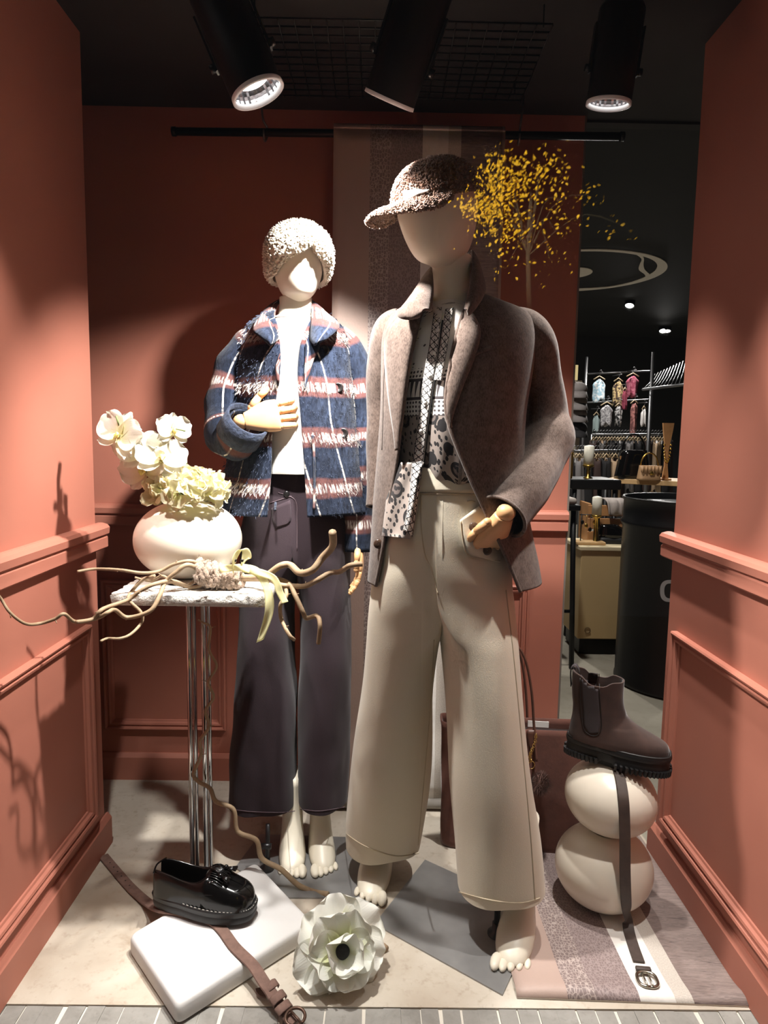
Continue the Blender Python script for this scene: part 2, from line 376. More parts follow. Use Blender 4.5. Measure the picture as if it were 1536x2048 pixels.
# ---------------------------------------------------------------- printed wall-covering: hanging banner and floor runner
def print_mat():
    k = NT('printed stripes'); uv = k.coord('UV'); u, v, _ = k.sep(uv)
    um = k.math('MULTIPLY', u, 0.53)
    xy = k.comb(um, v)
    # snake scales
    cell = k.voro(k.map(xy, (1, 0.72, 1)), 125, 'DISTANCE_TO_EDGE', 0, 0.65); cell2 = k.voro(k.map(xy, (1, 0.6, 1)), 170, 'DISTANCE_TO_EDGE', 0, 0.7)
    big = k.math('SUBTRACT', 1.0, k.math('MULTIPLY', k.math('ABSOLUTE', k.math('SUBTRACT', u, 0.27)), 9.0))
    pick = k.math('GREATER_THAN', k.math('ADD', big, k.math('MULTIPLY', k.noise(xy, 30, 2), 0.25)), 0.55)
    sc1 = k.ramp(cell, [(0.03, S(178, 163, 156)), (0.11, S(130, 114, 111))]); sc2 = k.ramp(cell2, [(0.05, S(152, 136, 133)), (0.14, S(126, 110, 108))])
    snake = k.mix(pick, sc2, sc1)
    # wood lines
    wv = k.noise(k.map(xy, (14, 160, 1)), 1.0, 4, 0.6, 1.2)
    wood = k.ramp(wv, [(0.30, S(88, 76, 74)), (0.47, S(140, 124, 118)), (0.60, S(112, 98, 94)), (0.75, S(150, 134, 128))])
    fine = k.noise(k.map(xy, (60, 400, 1)), 1.0, 3)
    taupe = k.mix(k.math('MULTIPLY', fine, 0.35), S(176, 153, 142), S(160, 138, 128))
    lg = k.noise(k.map(xy, (40, 40, 1)), 1.0, 4)
    white = k.mix(k.ramp(lg, [(0.35, (0, 0, 0)), (0.7, (.5, .5, .5))]), S(226, 222, 216), S(205, 198, 190))
    pale = k.mix(k.ramp(k.noise(xy, 300, 3), [(0.4, (0, 0, 0)), (0.6, (.6, .6, .6))]), S(196, 188, 178), S(172, 162, 152))
    e1 = k.math('GREATER_THAN', u, 0.215); e2 = k.math('GREATER_THAN', u, 0.52); e3 = k.math('GREATER_THAN', u, 0.67); e4 = k.math('GREATER_THAN', u, 0.745)
    c = k.mix(e1, taupe, snake); c = k.mix(e2, c, white); c = k.mix(e3, c, pale); c = k.mix(e4, c, wood)
    edge = k.math('GREATER_THAN', u, 0.985); c = k.mix(edge, c, S(165, 148, 138))
    k.P(Base_Color=c, Roughness=0.55, Specular_IOR_Level=0.35)
    k.bump(k.math('ADD', cell, k.math('MULTIPLY', wv, 0.2)), 0.12, 0.003); return k.m
M_PRINT = print_mat()
YBAN = 2.13
def build_banner():
    xl, xr = P(668, 270, YBAN).x, P(1008, 272, YBAN).x; zt = P(838, 266, YBAN).z; G = []; UV = []; n = 40
    for i in range(n + 1):
        t = i / n; z = zt + 0.006 - (zt - 0.03) * t; row = []; uv = []
        for j in range(25):
            s = j / 24; y = YBAN - 0.02 - 0.05 * t + 0.006 * math.sin(5 * s + 2.2 * t) * min(1, t * 3) - (0.014 * math.sin(PI * min(1, (1 - t) * 8)) if t > 0.9 else 0)
            row.append((xl + (xr - xl) * s, y, z)); uv.append((s, z))
        G.append(row); UV.append(uv)
    root = thing('hanging_banner', 'long striped wall covering sheet hanging from the black rod behind the mannequins', 'banner', (xl, YBAN, 0.0))
    MB().grid(G, False, UV).build('printed_sheet', M_PRINT, root, solid=0.0015)
    b = MB().tube([(xl, YBAN - 0.07, 0.024), (xr, YBAN - 0.07, 0.024)], 0.018, 12); b.build('weight_bar', M('grey weight bar', S(140, 134, 126), 0.5), root)
    G2 = [[(x, YBAN + 0.021 * math.cos(a), zt + 0.021 * math.sin(a)) for x in np.linspace(xl, xr, 13)] for a in np.linspace(0.2, PI, 9)]
    MB().grid(G2, False, [[(j / 12, 1.9 + 0.02 * i) for j in range(13)] for i in range(9)]).build('rod_pocket', M_PRINT, root, solid=0.0015)
build_banner()
def build_rod():
    a, b = P(352, 263, YBAN), P(1240, 273, YBAN); root = thing('hanging_rod', 'thin black rod hung from two hooks under the dark ceiling', 'rod', (a + b) / 2)
    MB().tube([a, b], 0.0115, 14).build('bar', M_BLACK, root)
    for e, s in ((a, -1), (b, 1)): MB().tube([e, e + Vector((s * 0.012, 0, 0))], 0.0135, 14).build('end_cap', M_BLACK, root)
    for (x0, y0), (x1, y1) in (((523, 214), (529, 268)), ((1047, 208), (1037, 276))):
        p = P(x1, y1, YBAN); q = P(x0, y0 - 4, YBAN); q.z = min(ZT - 0.02, q.z); pts = [q, q.lerp(p, 0.5), p + Vector((0.006, 0.016, 0.022)), p + Vector((0.004, 0.018, -0.002)), p + Vector((0, 0.004, -0.018)), p + Vector((0, -0.014, -0.010)), p + Vector((0, -0.016, 0.006))]
        h = MB().tube(pts, 0.0032, 8, smooth=24).build('wire_hook', M('steel hook', S(120, 118, 116), 0.35, metal=0.9), root)
        MB().tube([q, (q.x, q.y, ZT)], 0.002, 6).build('hook_cord', M_BLACK, h)
build_rod()
def build_runner():
    C = [PZ(1034, 1992, 0.006), PZ(1512, 2010, 0.006), PZ(1212, 1622, 0.004), PZ(1050, 1622, 0.004)]
    C[2] = Vector((C[1].x - 0.012, C[2].y, 0.004)); C[3] = Vector((C[0].x, C[2].y, 0.004))
    root = thing('floor_runner', 'striped wall covering strip with snake and wood grain bands lying on the floor at right', 'runner', C[0]); n = 50; G = []; UV = []
    for i in range(n + 1):
        t = i / n; a = C[0].lerp(C[3], t); b = C[1].lerp(C[2], t); row = []; uv = []
        for j in range(25):
            s = j / 24; p = a.lerp(b, s); z = 0.004 + 0.010 * math.exp(-((t - 0.03) / 0.035) ** 2) * (0.7 + 0.3 * math.sin(7 * s)) + 0.0012 * math.sin(9 * t + 4 * s)
            if i == 0: z = 0.003
            row.append((p.x, p.y, max(z, 0.003))); uv.append((s, t * 0.95 + 3))
        G.append(row); UV.append(uv)
    MB().grid(G, False, UV).build('printed_sheet', M_PRINT, root, solid=0.002)
    MB().grid([[Vector(p) + Vector((0, 0, d)) for p in G[0]] for d in (0.0, -0.0035)]).build('cut_edge', M('paper edge', S(222, 214, 205), 0.7), root)
build_runner()

# ---------------------------------------------------------------- spotlights, wire grid
M_LENS = None
def build_spots():
    M_HOUS = M('matte black lamp housing', S(20, 19, 19), 0.55, spec=0.3); M_REFL = M('faceted reflector', S(200, 200, 204), 0.18, metal=1.0)
    M_RIM = M('white lamp rim', S(225, 228, 232), 0.4); M_LENS = M('lit lamp lens', (1, 1, 1, 1), 0.5, emit=((1, 0.96, 0.9, 1), 9.0))
    LB = {'left': 'black track spotlight at left tilted toward the right, its reflector visible', 'centre': 'black track spotlight in the middle, tilted left with a thin bright crescent', 'right': 'black track spotlight at right pointing straight down on a yoke bracket'}
    LB['front left'] = 'added unseen spotlight above the front of the display, left one over the white block'; LB['front right'] = 'added unseen spotlight above the front of the display, right one over the runner'
    for (pix, Y, d, watt, beam, key) in SPOTS:
        d = Vector(d).normalized(); c = P(*pix, Y) if len(pix) == 2 else Vector(pix); m = frame(-d, (0, 1, 0)) @ Matrix(((0, 0, 1), (1, 0, 0), (0, 1, 0)))  # local z = up the housing
        root = thing('track_spotlight', LB[key], 'spotlight', c, 'track spotlights above the display'); r = 0.051
        hl = min(0.20, (ZT - 0.02 - c.z) / -d.z); pr = [(r, 0.0), (r, hl - .01), (r * 0.9, hl), (0.001, hl + .001)]
        MB().lathe(c, [(r - 0.004, 0.002)] + pr, 40, m).build('housing', M_HOUS, root, angle=0.6)
        MB().lathe(c, [(r + 0.0005, 0.004), (r + 0.0008, -0.003), (r - 0.004, -0.004), (r - 0.006, 0.006)], 40, m).build('rim', M_RIM, root)
        G = []; seg = 48
        for i in range(7):
            t = i / 6; G.append([c + m @ Vector(((r - 0.006) * (1 - 0.55 * t * t) * (1 + (0.03 if j % 2 else 0)) * math.cos(2 * PI * j / seg), (r - 0.006) * (1 - 0.55 * t * t) * (1 + (0.03 if j % 2 else 0)) * math.sin(2 * PI * j / seg), 0.005 + 0.04 * t)) for j in range(seg)])
        MB().grid(G, True).build('reflector', M_REFL, root, smooth=False)
        MB().lathe(c, [(0.001, 0.020), (0.030, 0.022), (0.032, 0.030)], 24, m).build('lens', M_LENS, root)
        side = m @ Vector((1, 0, 0)); top = c + m @ Vector((0, 0, hl * 0.55))
        for s in (-1, 1):
            MB().box(top + side * s * (r + 0.004), (0.004, 0.018, 0.10), m).build('bracket_arm', M_BLACK, root, smooth=False)
            MB().lathe(top + side * s * (r + 0.009) - (m @ Vector((0, 0, 0.04))), [(0.001, -0.006), (0.008, -0.006), (0.008, 0.006), (0.001, 0.006)], 12, m @ Matrix.Rotation(PI / 2, 3, 'Y')).build('knob', M_BLACK, root)
        mt = c + m @ Vector((0, 0, hl)); MB().tube([mt, (mt.x, mt.y, ZT)], 0.012, 10).build('stem', M_BLACK, root)
        lamp('spot_light', 'SPOT', c + d * 0.006, watt, (1.0, 0.965, 0.915), 0.022, spot=math.radians(beam), blend=0.9 if key == 'right' else 0.7 if 'front' in key else 0.6, parent=root, aim=d)
build_spots()
def build_grid():
    z = ZT - 0.05; a, b, c_, d_ = PZ(492, 42, z), PZ(1108, 46, z), PZ(1050, 204, z), PZ(556, 192, z)
    root = thing('wire_grid_panel', 'black wire grid panel hung flat under the ceiling behind the spotlights', 'grid panel', (a + b) / 2)
    y0, y1 = (a.y + b.y) / 2, (c_.y + d_.y) / 2; x0, x1 = a.x, b.x
    M_WIRE = M('black grid wire', S(14, 14, 14), 0.35, metal=0.5)
    for i in range(20): x = x0 + (x1 - x0) * i / 19; MB().tube([(x, y0, z), (x, y1, z)], 0.0016, 5).build('wire', M_WIRE, root)
    for i in range(12): y = y0 + (y1 - y0) * i / 11; MB().tube([(x0, y, z + 0.003), (x1, y, z + 0.003)], 0.0022, 5).build('wire', M_WIRE, root)
    for x in (x0 + 0.02, x1 - 0.02):
        for y in (y0 + 0.01, y1 - 0.01): MB().tube([(x, y, z), (x, y, ZT)], 0.002, 5).build('hanger', M_WIRE, root)
build_grid()
# ---------------------------------------------------------------- mannequins
M_SKIN = M('cream mannequin lacquer', S(226, 218, 200), 0.38, var=(6, .03), spec=0.4)
M_WOODHAND = M('pale maple wood', S(214, 166, 118), 0.45, var=(30, .08))
M_PLATE = None
def plate_mat():
    k = NT('brushed steel plate'); co = k.coord(); f = k.noise(k.map(co, (3, 3, 3)), 2, 4, 0.6); s = k.noise(k.map(co, (6, 120, 6), (0, 0, 0.6)), 1.5, 4, 0.7)
    k.P(Base_Color=k.ramp(f, [(0.3, S(132, 131, 130)), (0.7, S(160, 159, 158))]), Metallic=0.55, Roughness=k.math('ADD', 0.38, k.math('MULTIPLY', s, 0.15)))
    return k.m
M_PLATE = plate_mat()
M_DARKSTEEL = M('dark steel fitting', S(70, 70, 72), 0.35, metal=0.9)
def head_mesh(c, m, w=0.072, front=0.098, back=0.098, hgt=0.232):
    """smooth featureless egg head; c = chin-level centre of the neck, m columns: forward, left, up"""
    prof = [(-0.02, .30, .28, .46), (0.02, .40, .44, .52), (0.07, .56, .72, .60), (0.14, .70, .84, .68), (0.24, .82, .92, .80), (0.36, .92, .97, .92), (0.50, .99, 1.0, 1.0), (0.62, 1.0, .99, 1.02), (0.74, .96, .92, .98), (0.85, .82, .77, .84), (0.93, .60, .56, .62), (0.98, .34, .32, .36), (1.0, .06, .06, .06)]
    A = resample(prof, 34); G = []
    for t, ww, ff, bb in A:
        row = []
        for j in range(40):
            a = 2 * PI * j / 40; cx, sy = math.cos(a), math.sin(a)
            row.append(Vector(c) + m @ Vector(((front * ff if cx > 0 else back * bb) * cx, w * ww * sy * (1 - 0.10 * max(0, cx) ** 2), hgt * t)))
        G.append(row)
    return MB().grid(G[::-1], True, None, True, True)
def foot_mesh(ankle, toe, up_top, side=1, w=0.041):
    """foot and lower calf as one surface: up_top (calf), ankle, toe tip on the plate; toes are five small lobes"""
    an, to, tp = Vector(ankle), Vector(toe), Vector(up_top); f = Vector((to.x - an.x, to.y - an.y, 0)); Lf = f.length; f.normalize(); s = Vector((-f.y, f.x, 0)); h = an.z
    # rings stacked in height: (fraction of ankle height, heel back, front reach, half width)
    rings = [(0.02, -0.046, Lf * 0.86, w * 0.92), (0.08, -0.054, Lf * 0.92, w * 1.02), (0.17, -0.056, Lf * 0.88, w * 1.03), (0.27, -0.055, Lf * 0.76, w * 0.98), (0.40, -0.052, Lf * 0.60, w * 0.92), (0.56, -0.048, Lf * 0.44, w * 0.86), (0.76, -0.044, Lf * 0.31, w * 0.82), (1.0, -0.041, Lf * 0.23, w * 0.80), (1.3, -0.040, 0.036, w * 0.82)]
    G = []
    for z, b, fr, ww in resample(rings, 26):
        c = an + f * ((b + fr) / 2); c.z = z * h; hl = (fr - b) / 2; row = []
        if z > 1: c += (tp - an) * ((z - 1) * h / max(1e-3, (tp.z - h)))
        for j in range(28):
            a = 2 * PI * j / 28; ca, sa = math.cos(a), math.sin(a)
            wd = ww * (1 - 0.16 * max(0, -ca) + 0.10 * max(0, ca) * (1 - z)); row.append(c + f * (hl * sgn(ca, 0.85)) + s * (wd * sgn(sa, 0.85)))
        G.append(row)
    cb = G[-1]; mid = sum(cb, Vector()) / len(cb); G.append([tp + (p - mid) * 1.15 for p in cb])
    mb = MB().grid(G, True, None, True, True)
    for i in range(5):                              # toes, the big one on the inner side
        q = (i - 1.9) / 2 * side; r = (0.0118, 0.0096, 0.0090, 0.0084, 0.0076)[i]
        c = an + f * (Lf * (0.925 - 0.030 * abs(i - 0.6) ** 1.25)) + s * (q * w * 0.80); c.z = r * 1.02
        mb.ell(c, (r * 2.3, r * 1.06, r), frame(f + s * (.05 * q)), 12, 8)
    return mb
def hand_meshes(O, ex, ey, ez, parent, curl=0.5, thumb=0.6, mat=None, s=1.0, spread=1.0):
    """jointed wooden hand: ex along the fingers, ey towards the thumb side, ez out of the back of the hand"""
    O, ex, ey, ez = Vector(O), Vector(ex).normalized(), Vector(ey), Vector(ez); ey = (ey - ex * ey.dot(ex)).normalized(); ez = (ez - ex * ez.dot(ex) - ey * ez.dot(ey)).normalized()
    q = lambda x, y, z: O + (ex * x + ey * y + ez * z) * s
    G = []
    for x, hw, ht, yo in resample([(0.0, .021, .017, 0), (0.012, .025, .018, 0), (0.035, .034, .017, .001), (0.06, .040, .015, .001), (0.082, .040, .0125, 0), (0.088, .036, .008, 0)], 16):
        G.append([q(x, yo + hw * sgn(math.cos(a), .75), ht * sgn(math.sin(a), .8)) for a in np.linspace(0, 2 * PI, 20, endpoint=False)])
    MB().grid(G, True, None, True, True).build('palm', mat, parent)
    MB().ell(q(-0.010, 0, 0), (0.021 * s, 0.021 * s, 0.019 * s)).build('wrist_joint', mat, parent)
    for i, (y, L) in enumerate(((0.028, 0.072), (0.0095, 0.080), (-0.0095, 0.074), (-0.028, 0.060))):
        mb = MB(); p = q(0.086, y, 0); a = 0.0
        for k, (fl, r) in enumerate(((0.42, .0092), (0.31, .0084), (0.27, .0074))):
            a += curl * (0.9 if k == 0 else 1.0); d = (ex * math.cos(a) - ez * math.sin(a) + ey * (0.06 * spread * (1.5 - i))).normalized(); e = p + d * L * fl * s
            mb.ell(p, r * 1.0 * s, None, 10, 6); mb.tube([p + d * .002, p.lerp(e, .3), p.lerp(e, .8), e - d * .001], [r * .95 * s, r * s, r * .95 * s, r * .8 * s], 10); p = e
        mb.ell(p, .0070 * s, None, 10, 6); mb.build('finger', mat, parent)
    mb = MB(); p = q(0.022, 0.030, -0.004); a = thumb
    for fl, r in ((0.034, .0105), (0.027, .0092)):
        d = (ex * math.cos(a) + ey * math.sin(a) - ez * 0.15).normalized(); e = p + d * fl * s; mb.ell(p, r * s, None, 10, 6); mb.tube([p, p.lerp(e, .5), e], [r * s, r * s, r * .85 * s], 10); p = e; a -= 0.25
    mb.ell(p, .0082 * s, None, 10, 6); mb.build('thumb', mat, parent)

# ---- back mannequin (cream hat, plaid coat, plum trousers)
YA = 1.83
def build_mannequin_a():
    base = PZ(600, 1700, 0); root = thing('mannequin', 'cream faceless mannequin at the back wearing a fluffy cream hat and plaid jacket', 'mannequin', base, 'shop mannequins')
    nk = P(597, 606, YA); m = frame((0.33, -0.94, -0.10), (0.03, -0.05, 1))
    head_mesh(P(594, 602, YA - 0.005), m, 0.066, 0.094, 0.088, 0.190).build('head', M_SKIN, root)
    rows = [(596, 559, 624, YA + .01, .043), (612, 559, 624, YA + .01, .043), (630, 556, 628, YA + .01, .047), (645, 545, 640, YA + .012, .058), (665, 520, 665, YA + .015, .075), (700, 512, 672, YA + .015, .09), (850, 520, 665, YA + .015, .085), (940, 525, 660, YA + .015, .085)]
    G, UV, cl = shell(rows, 30, 40); MB().grid(G, True, UV, True, True).build('torso', M_SKIN, root)
    for pts, sd in (((P(585, 1648, 1.85), P(584, 1758, 1.712)), -1), ((P(640, 1644, 1.86), P(651, 1752, 1.722)), 1)):
        an, to = pts; an = Vector((an.x, an.y, 0.125)); to = Vector((to.x, to.y, 0.006)); foot_mesh(an, to, an + Vector((0, 0.01, 0.10)), sd, 0.036).build('foot', M_SKIN, root)
    a, b, c, d = PZ(470, 1738), PZ(578, 1794), PZ(716, 1796), PZ(716, 1640)
    mb = MB(); C = [PZ(572, 1795, .004), PZ(718, 1795, .004), PZ(728, 1675, .004), PZ(520, 1668, .004), PZ(470, 1735, .004)]
    n = 5; mb.add(C + [p - Vector((0, 0, .0035)) for p in C], [tuple(range(n)), tuple(range(2 * n - 1, n - 1, -1))] + [(i, i + n, (i + 1) % n + n, (i + 1) % n) for i in range(n)])
    mb.build('base_plate', M_PLATE, root, smooth=False)
    r0 = PZ(534, 1738, .004); rod = MB().tube([r0, r0 + Vector((0.002, 0.004, 0.128))], 0.006, 12).build('support_rod', M_DARKSTEEL, root)
    MB().lathe(r0, [(0.020, 0), (0.020, 0.004), (0.009, 0.010), (0.009, 0.03), (.006, .03)], 20).build('rod_socket', M_DARKSTEEL, rod)
    MB().tube([r0 + Vector((-.016, -0.002, 0.068)), r0 + Vector((0.012, -.002, 0.068))], 0.0085, 10).build('clamp_screw', M_DARKSTEEL, rod)
    h = bpy.data.objects.new('hand', None); COL.objects.link(h); h.parent = root
    hand_meshes(P(490, 842, 1.69), (1, 0.10, 0.20), (-0.15, 0, 1), (0, -1, 0.0), h, 0.42, 0.80, M_WOODHAND, 0.98)
    h2 = bpy.data.objects.new('hand', None); COL.objects.link(h2); h2.parent = root
    hand_meshes(P(716, 1088, 1.80), (0.06, -0.12, -1), (0.1, -1, 0), (1, 0, 0), h2, 0.25, 0.3, M_WOODHAND, 0.82)
build_mannequin_a()

def sherpa_mat(name, a, b):
    k = NT(name); co = k.coord(); f = k.noise(co, 90, 4, 0.6); k.P(Base_Color=k.ramp(f, [(0.35, b), (0.65, a)]), Roughness=0.95, Sheen_Weight=0.4, Specular_IOR_Level=0.1); k.bump(f, 0.5, 0.004); return k.m
def pile_on(name, mb, n, size, mat, parent, centre, rnd, jit=0.7):
    pts = scatter(mb, n, rnd); C = Vector(centre); P_, N_ = [], []
    for p, nn in pts:
        if nn.dot(p - C) < 0: nn = -nn
        P_.append(p); N_.append(nn)
    return tufts(P_, N_, size, jit, rnd).build(name, mat, parent, kind='stuff')
def build_hat():
    c = P(594, 602, YA - 0.005); m = frame((0.33, -0.94, -0.10), (0.03, -0.05, 1)); M_SH = sherpa_mat('cream sherpa pile', S(240, 232, 214), S(212, 200, 176))
    root = thing('sherpa_hat', 'cream fluffy sherpa turban hat with a twisted front on the back mannequin', 'hat', c + Vector((0, 0, 0.12)))
    def low(a):                                    # height of the lower edge round the head (a = 0 in front)
        fa = abs((a + PI) % (2 * PI) - PI); return 0.142 - 0.086 * min(1, (fa / 1.25)) ** 0.8 if fa < 1.25 else 0.056 - 0.012 * min(1, (fa - 1.25))
    w, fr, bk, hg = 0.066, 0.094, 0.088, 0.190
    def pt(a, t, off):
        z0 = low(a); z = z0 + (0.196 - z0) * t; q = min(1, z / 0.196); r = math.sqrt(max(0, 1 - max(0, (q - 0.55) / 0.45) ** 2.3)); r *= 0.86 + 0.14 * min(1, q / 0.5)
        cx, sy = math.cos(a), math.sin(a); fa = abs((a + PI) % (2 * PI) - PI)
        tw = 0.010 * math.exp(-(fa / 0.35) ** 2) * math.exp(-((t - 0.12) / 0.2) ** 2)
        return c + m @ Vector((((fr + off + tw) if cx > 0 else bk + off) * r * cx, (w + off * 1.15) * r * sy, z))
    G = []; na = 56
    for i in range(24):
        t = 0.995 * i / 23; off = 0.018 - 0.006 * max(0, 1 - t / 0.08); G.append([pt(2 * PI * j / na, t, off) for j in range(na)])
    G = [[pt(2 * PI * j / na, 0.02, 0.002) for j in range(na)], [pt(2 * PI * j / na, -0.035, 0.009) for j in range(na)]] + G
    mb = MB().grid(G[::-1], True, None, True, False); mb.build('crown', M_SH, root)
    pile_on('pile', mb, 3600, 0.0036, M_SH, root, c + Vector((0, 0, .1)), random.Random(3))
    fold = MB().tube([pt(a, 0.05 + 0.05 * abs(math.sin(2 * a)), 0.024) for a in np.linspace(-0.75, 0.0, 8)] + [pt(0.22, 0.30, 0.016)], [0.006, 0.012, 0.015, 0.017, 0.018, 0.018, 0.017, 0.014, 0.007], 12, smooth=20)
    fold.build('twist_fold', M_SH, root); pile_on('pile', fold, 420, 0.0034, M_SH, root, pt(-0.3, .1, 0.0), random.Random(4))
    fold2 = MB().tube([pt(a, 0.05, 0.024) for a in np.linspace(0.75, 0.08, 7)], [0.006, 0.011, 0.014, 0.016, 0.016, 0.014, 0.008], 12, smooth=18)
    fold2.build('twist_fold', M_SH, root); pile_on('pile', fold2, 380, 0.0034, M_SH, root, pt(.3, .1, 0.0), random.Random(5))
build_hat()

def plaid_mat():
    k = NT('blue plaid wool'); uv = k.coord('UV'); u, v, _ = k.sep(uv); co = k.coord()
    fz = k.noise(k.map(co, (160, 160, 42)), 1.0, 4, 0.7); fz2 = k.noise(co, 40, 4, 0.6); wob = k.math('MULTIPLY', k.math('SUBTRACT', k.noise(co, 14, 3), 0.5), 0.016)
    vv = k.math('ADD', v, wob)
    per = 0.128; ph = k.math('FRACT', k.math('DIVIDE', k.math('ADD', vv, 0.022), per))         # bands repeat down the cloth
    blue = k.mix(k.ramp(fz2, [(0.35, (0, 0, 0)), (0.65, (1, 1, 1))]), S(30, 36, 50), S(48, 57, 76)); blue = k.mix(k.ramp(fz, [(0.45, (0, 0, 0)), (0.68, (1, 1, 1))]), blue, S(18, 22, 32))
    pu0 = k.math('FRACT', k.math('DIVIDE', k.math('ADD', u, 0.03), 0.21)); navy = k.math('LESS_THAN', pu0, 0.42)
    blue = k.mix(k.math('MULTIPLY', navy, 0.45), blue, S(20, 26, 40))
    brown = k.mix(fz, S(116, 76, 70), S(66, 42, 42))
    def band(lo, hi, soft):
        a = k.n('ShaderNodeMapRange', {0: ph, 1: lo - soft, 2: lo + soft, 3: 0.0, 4: 1.0}).outputs[0]; b = k.n('ShaderNodeMapRange', {0: ph, 1: hi - soft, 2: hi + soft, 3: 1.0, 4: 0.0}).outputs[0]; return k.math('MULTIPLY', a, b)
    c = k.mix(k.math('MULTIPLY', band(0.22, 0.60, 0.025), k.ramp(fz, [(0.25, (.55, .55, .55)), (0.6, (1, 1, 1))])), blue, brown)
    st = k.noise(k.map(uv, (170, 18, 1)), 1.0, 3, 0.65, 0.3)
    c = k.mix(k.math('MULTIPLY', band(0.33, 0.48, 0.03), k.ramp(st, [(0.46, (0, 0, 0)), (0.56, (.95, .95, .95))])), c, S(214, 206, 198))
    uu = k.math('ADD', u, k.math('MULTIPLY', wob, 0.25)); pu = k.math('FRACT', k.math('DIVIDE', k.math('ADD', uu, 0.012), 0.105))
    dash = k.ramp(k.noise(k.map(uv, (30, 90, 1)), 1.0, 2), [(0.42, (.15, .15, .15)), (0.55, (1, 1, 1))])
    ln = k.math('MULTIPLY', k.math('LESS_THAN', k.math('ABSOLUTE', k.math('SUBTRACT', pu, 0.5)), 0.022), dash); c = k.mix(ln, c, S(210, 204, 196))
    k.P(Base_Color=c, Roughness=0.95, Sheen_Weight=0.08, Specular_IOR_Level=0.08); k.bump(fz, 0.6, 0.004); return k.m
def build_coat_a():
    M_PL = plaid_mat(); M_LIN = M('navy lining', S(24, 26, 36), 0.8); M_BT = M('dark horn button', S(30, 27, 26), 0.3)
    root = thing('plaid_coat', 'short blue plaid wool coat with rust bands worn open by the back mannequin', 'coat', P(590, 830, YA))
    rows = [(628, 540, 645, YA + .02, .055, 556, 630), (640, 512, 668, YA + .02, .075, 556, 632), (662, 494, 690, YA + .02, .095, 566, 622), (700, 482, 702, YA + .02, .118, 573, 611), (760, 476, 708, YA + .015, .135, 574, 607), (850, 470, 716, YA + .01, .14, 560, 614), (950, 456, 728, YA + .01, .145, 556, 621), (1022, 444, 738, YA + .01, .15, 549, 626)]
    fold = lambda p, s, t: 0.006 * math.sin(t * 40 + 2 * nz(p, 5)) * s ** 1.5 + 0.010 * nz(p, 6, 6, 3, 3.0)
    G, UV, cl = shell(rows, 60, 120, disp=fold); body = MB().grid(G, False, UV); body.build('body', M_PL, root, solid=0.005)
    bv = body.bvh()
    # sleeves
    def sleeve(pts, rad, name, fl=1.0):
        A = resample(np.array([[*P(x, y, Y), r] for (x, y, Y), r in zip(pts, rad)]), 44); path = [Vector(a[:3]) for a in A]; G = []; UVs = []; nrm = None; L = 0
        for i, p in enumerate(path):
            t = (path[min(i + 1, 43)] - path[max(i - 1, 0)]).normalized(); a = Vector((0, 1, 0)) if nrm is None else nrm; nrm = (a - t * a.dot(t)).normalized(); b = t.cross(nrm)
            if i: L += (p - path[i - 1]).length
            row = []; ur = []
            for j in range(32):
                th = 2 * PI * j / 32; d = b * math.cos(th) + nrm * math.sin(th); r = A[i][3] * (1 + 0.10 * nz(p + d * .05, 16, 16, 22, 5) + 0.06 * math.sin(L * 70 + 1.5 * math.cos(th)) * (0.3 + (0.7 if L > .18 else 0)))
                row.append(p + d * r); ur.append((th / (2 * PI) * 0.34, p.z if L < 0.30 else path[0].z - L))
            G.append(row); UVs.append(ur)
        mb = MB().grid(G, True, UVs); return mb, mb.build(name, M_PL, root, solid=0.004), path
    sleeve([(528, 668, 1.86), (508, 690, 1.855), (478, 730, 1.85), (455, 790, 1.83), (452, 860, 1.78), (468, 884, 1.735), (482, 862, 1.705), (492, 846, 1.69)], [.034, .052, .056, .054, .056, .050, .047, .046], 'sleeve')
    mbc = MB().tube([P(476, 872, 1.715), P(497, 838, 1.685)], [.052, .050], 28, cap=False); mbc.build('cuff', M('navy wool cuff', S(34, 42, 60), 0.95, var=(60, .5), bump=(90, .8), sheen=.1), root, solid=-0.006)
    sleeve([(656, 668, 1.86), (676, 688, 1.86), (700, 730, 1.86), (712, 800, 1.86), (716, 900, 1.85), (717, 1000, 1.83), (717, 1104, 1.81)], [.034, .050, .053, .052, .047, .044, .040], 'sleeve')
    # collar wings
    M_SK = M_PL
    def collar(rows, off):
        Gc = []; A = resample(np.array(rows, float), 14)
        for x0, y0, Y0, x1, y1, Y1 in A:
            a, b = P(x0, y0, Y0), P(x1, y1, Y1); Gc.append([a.lerp(b, s) + Vector((0, -0.014 * math.sin(PI * s), 0.003 * math.sin(PI * s))) for s in np.linspace(0, 1, 9)])
        uv = [[(0.02 + j * .012 + off, 0.10 + i * 0.011) for j in range(9)] for i in range(14)]
        mb = MB().grid(Gc, False, uv); mb.build('collar', M_SK, root, solid=0.006)
    collar([(572, 600, 1.90, 545, 607, 1.895), (556, 606, 1.85, 520, 628, 1.85), (550, 640, 1.775, 503, 658, 1.76), (557, 672, 1.735, 520, 674, 1.715), (546, 690, 1.715, 540, 693, 1.71)], .0)
    collar([(608, 600, 1.90, 628, 602, 1.90), (622, 604, 1.85, 655, 626, 1.85), (622, 640, 1.765, 680, 650, 1.76), (618, 676, 1.73, 656, 676, 1.71), (628, 692, 1.71, 640, 686, 1.71)], .06)
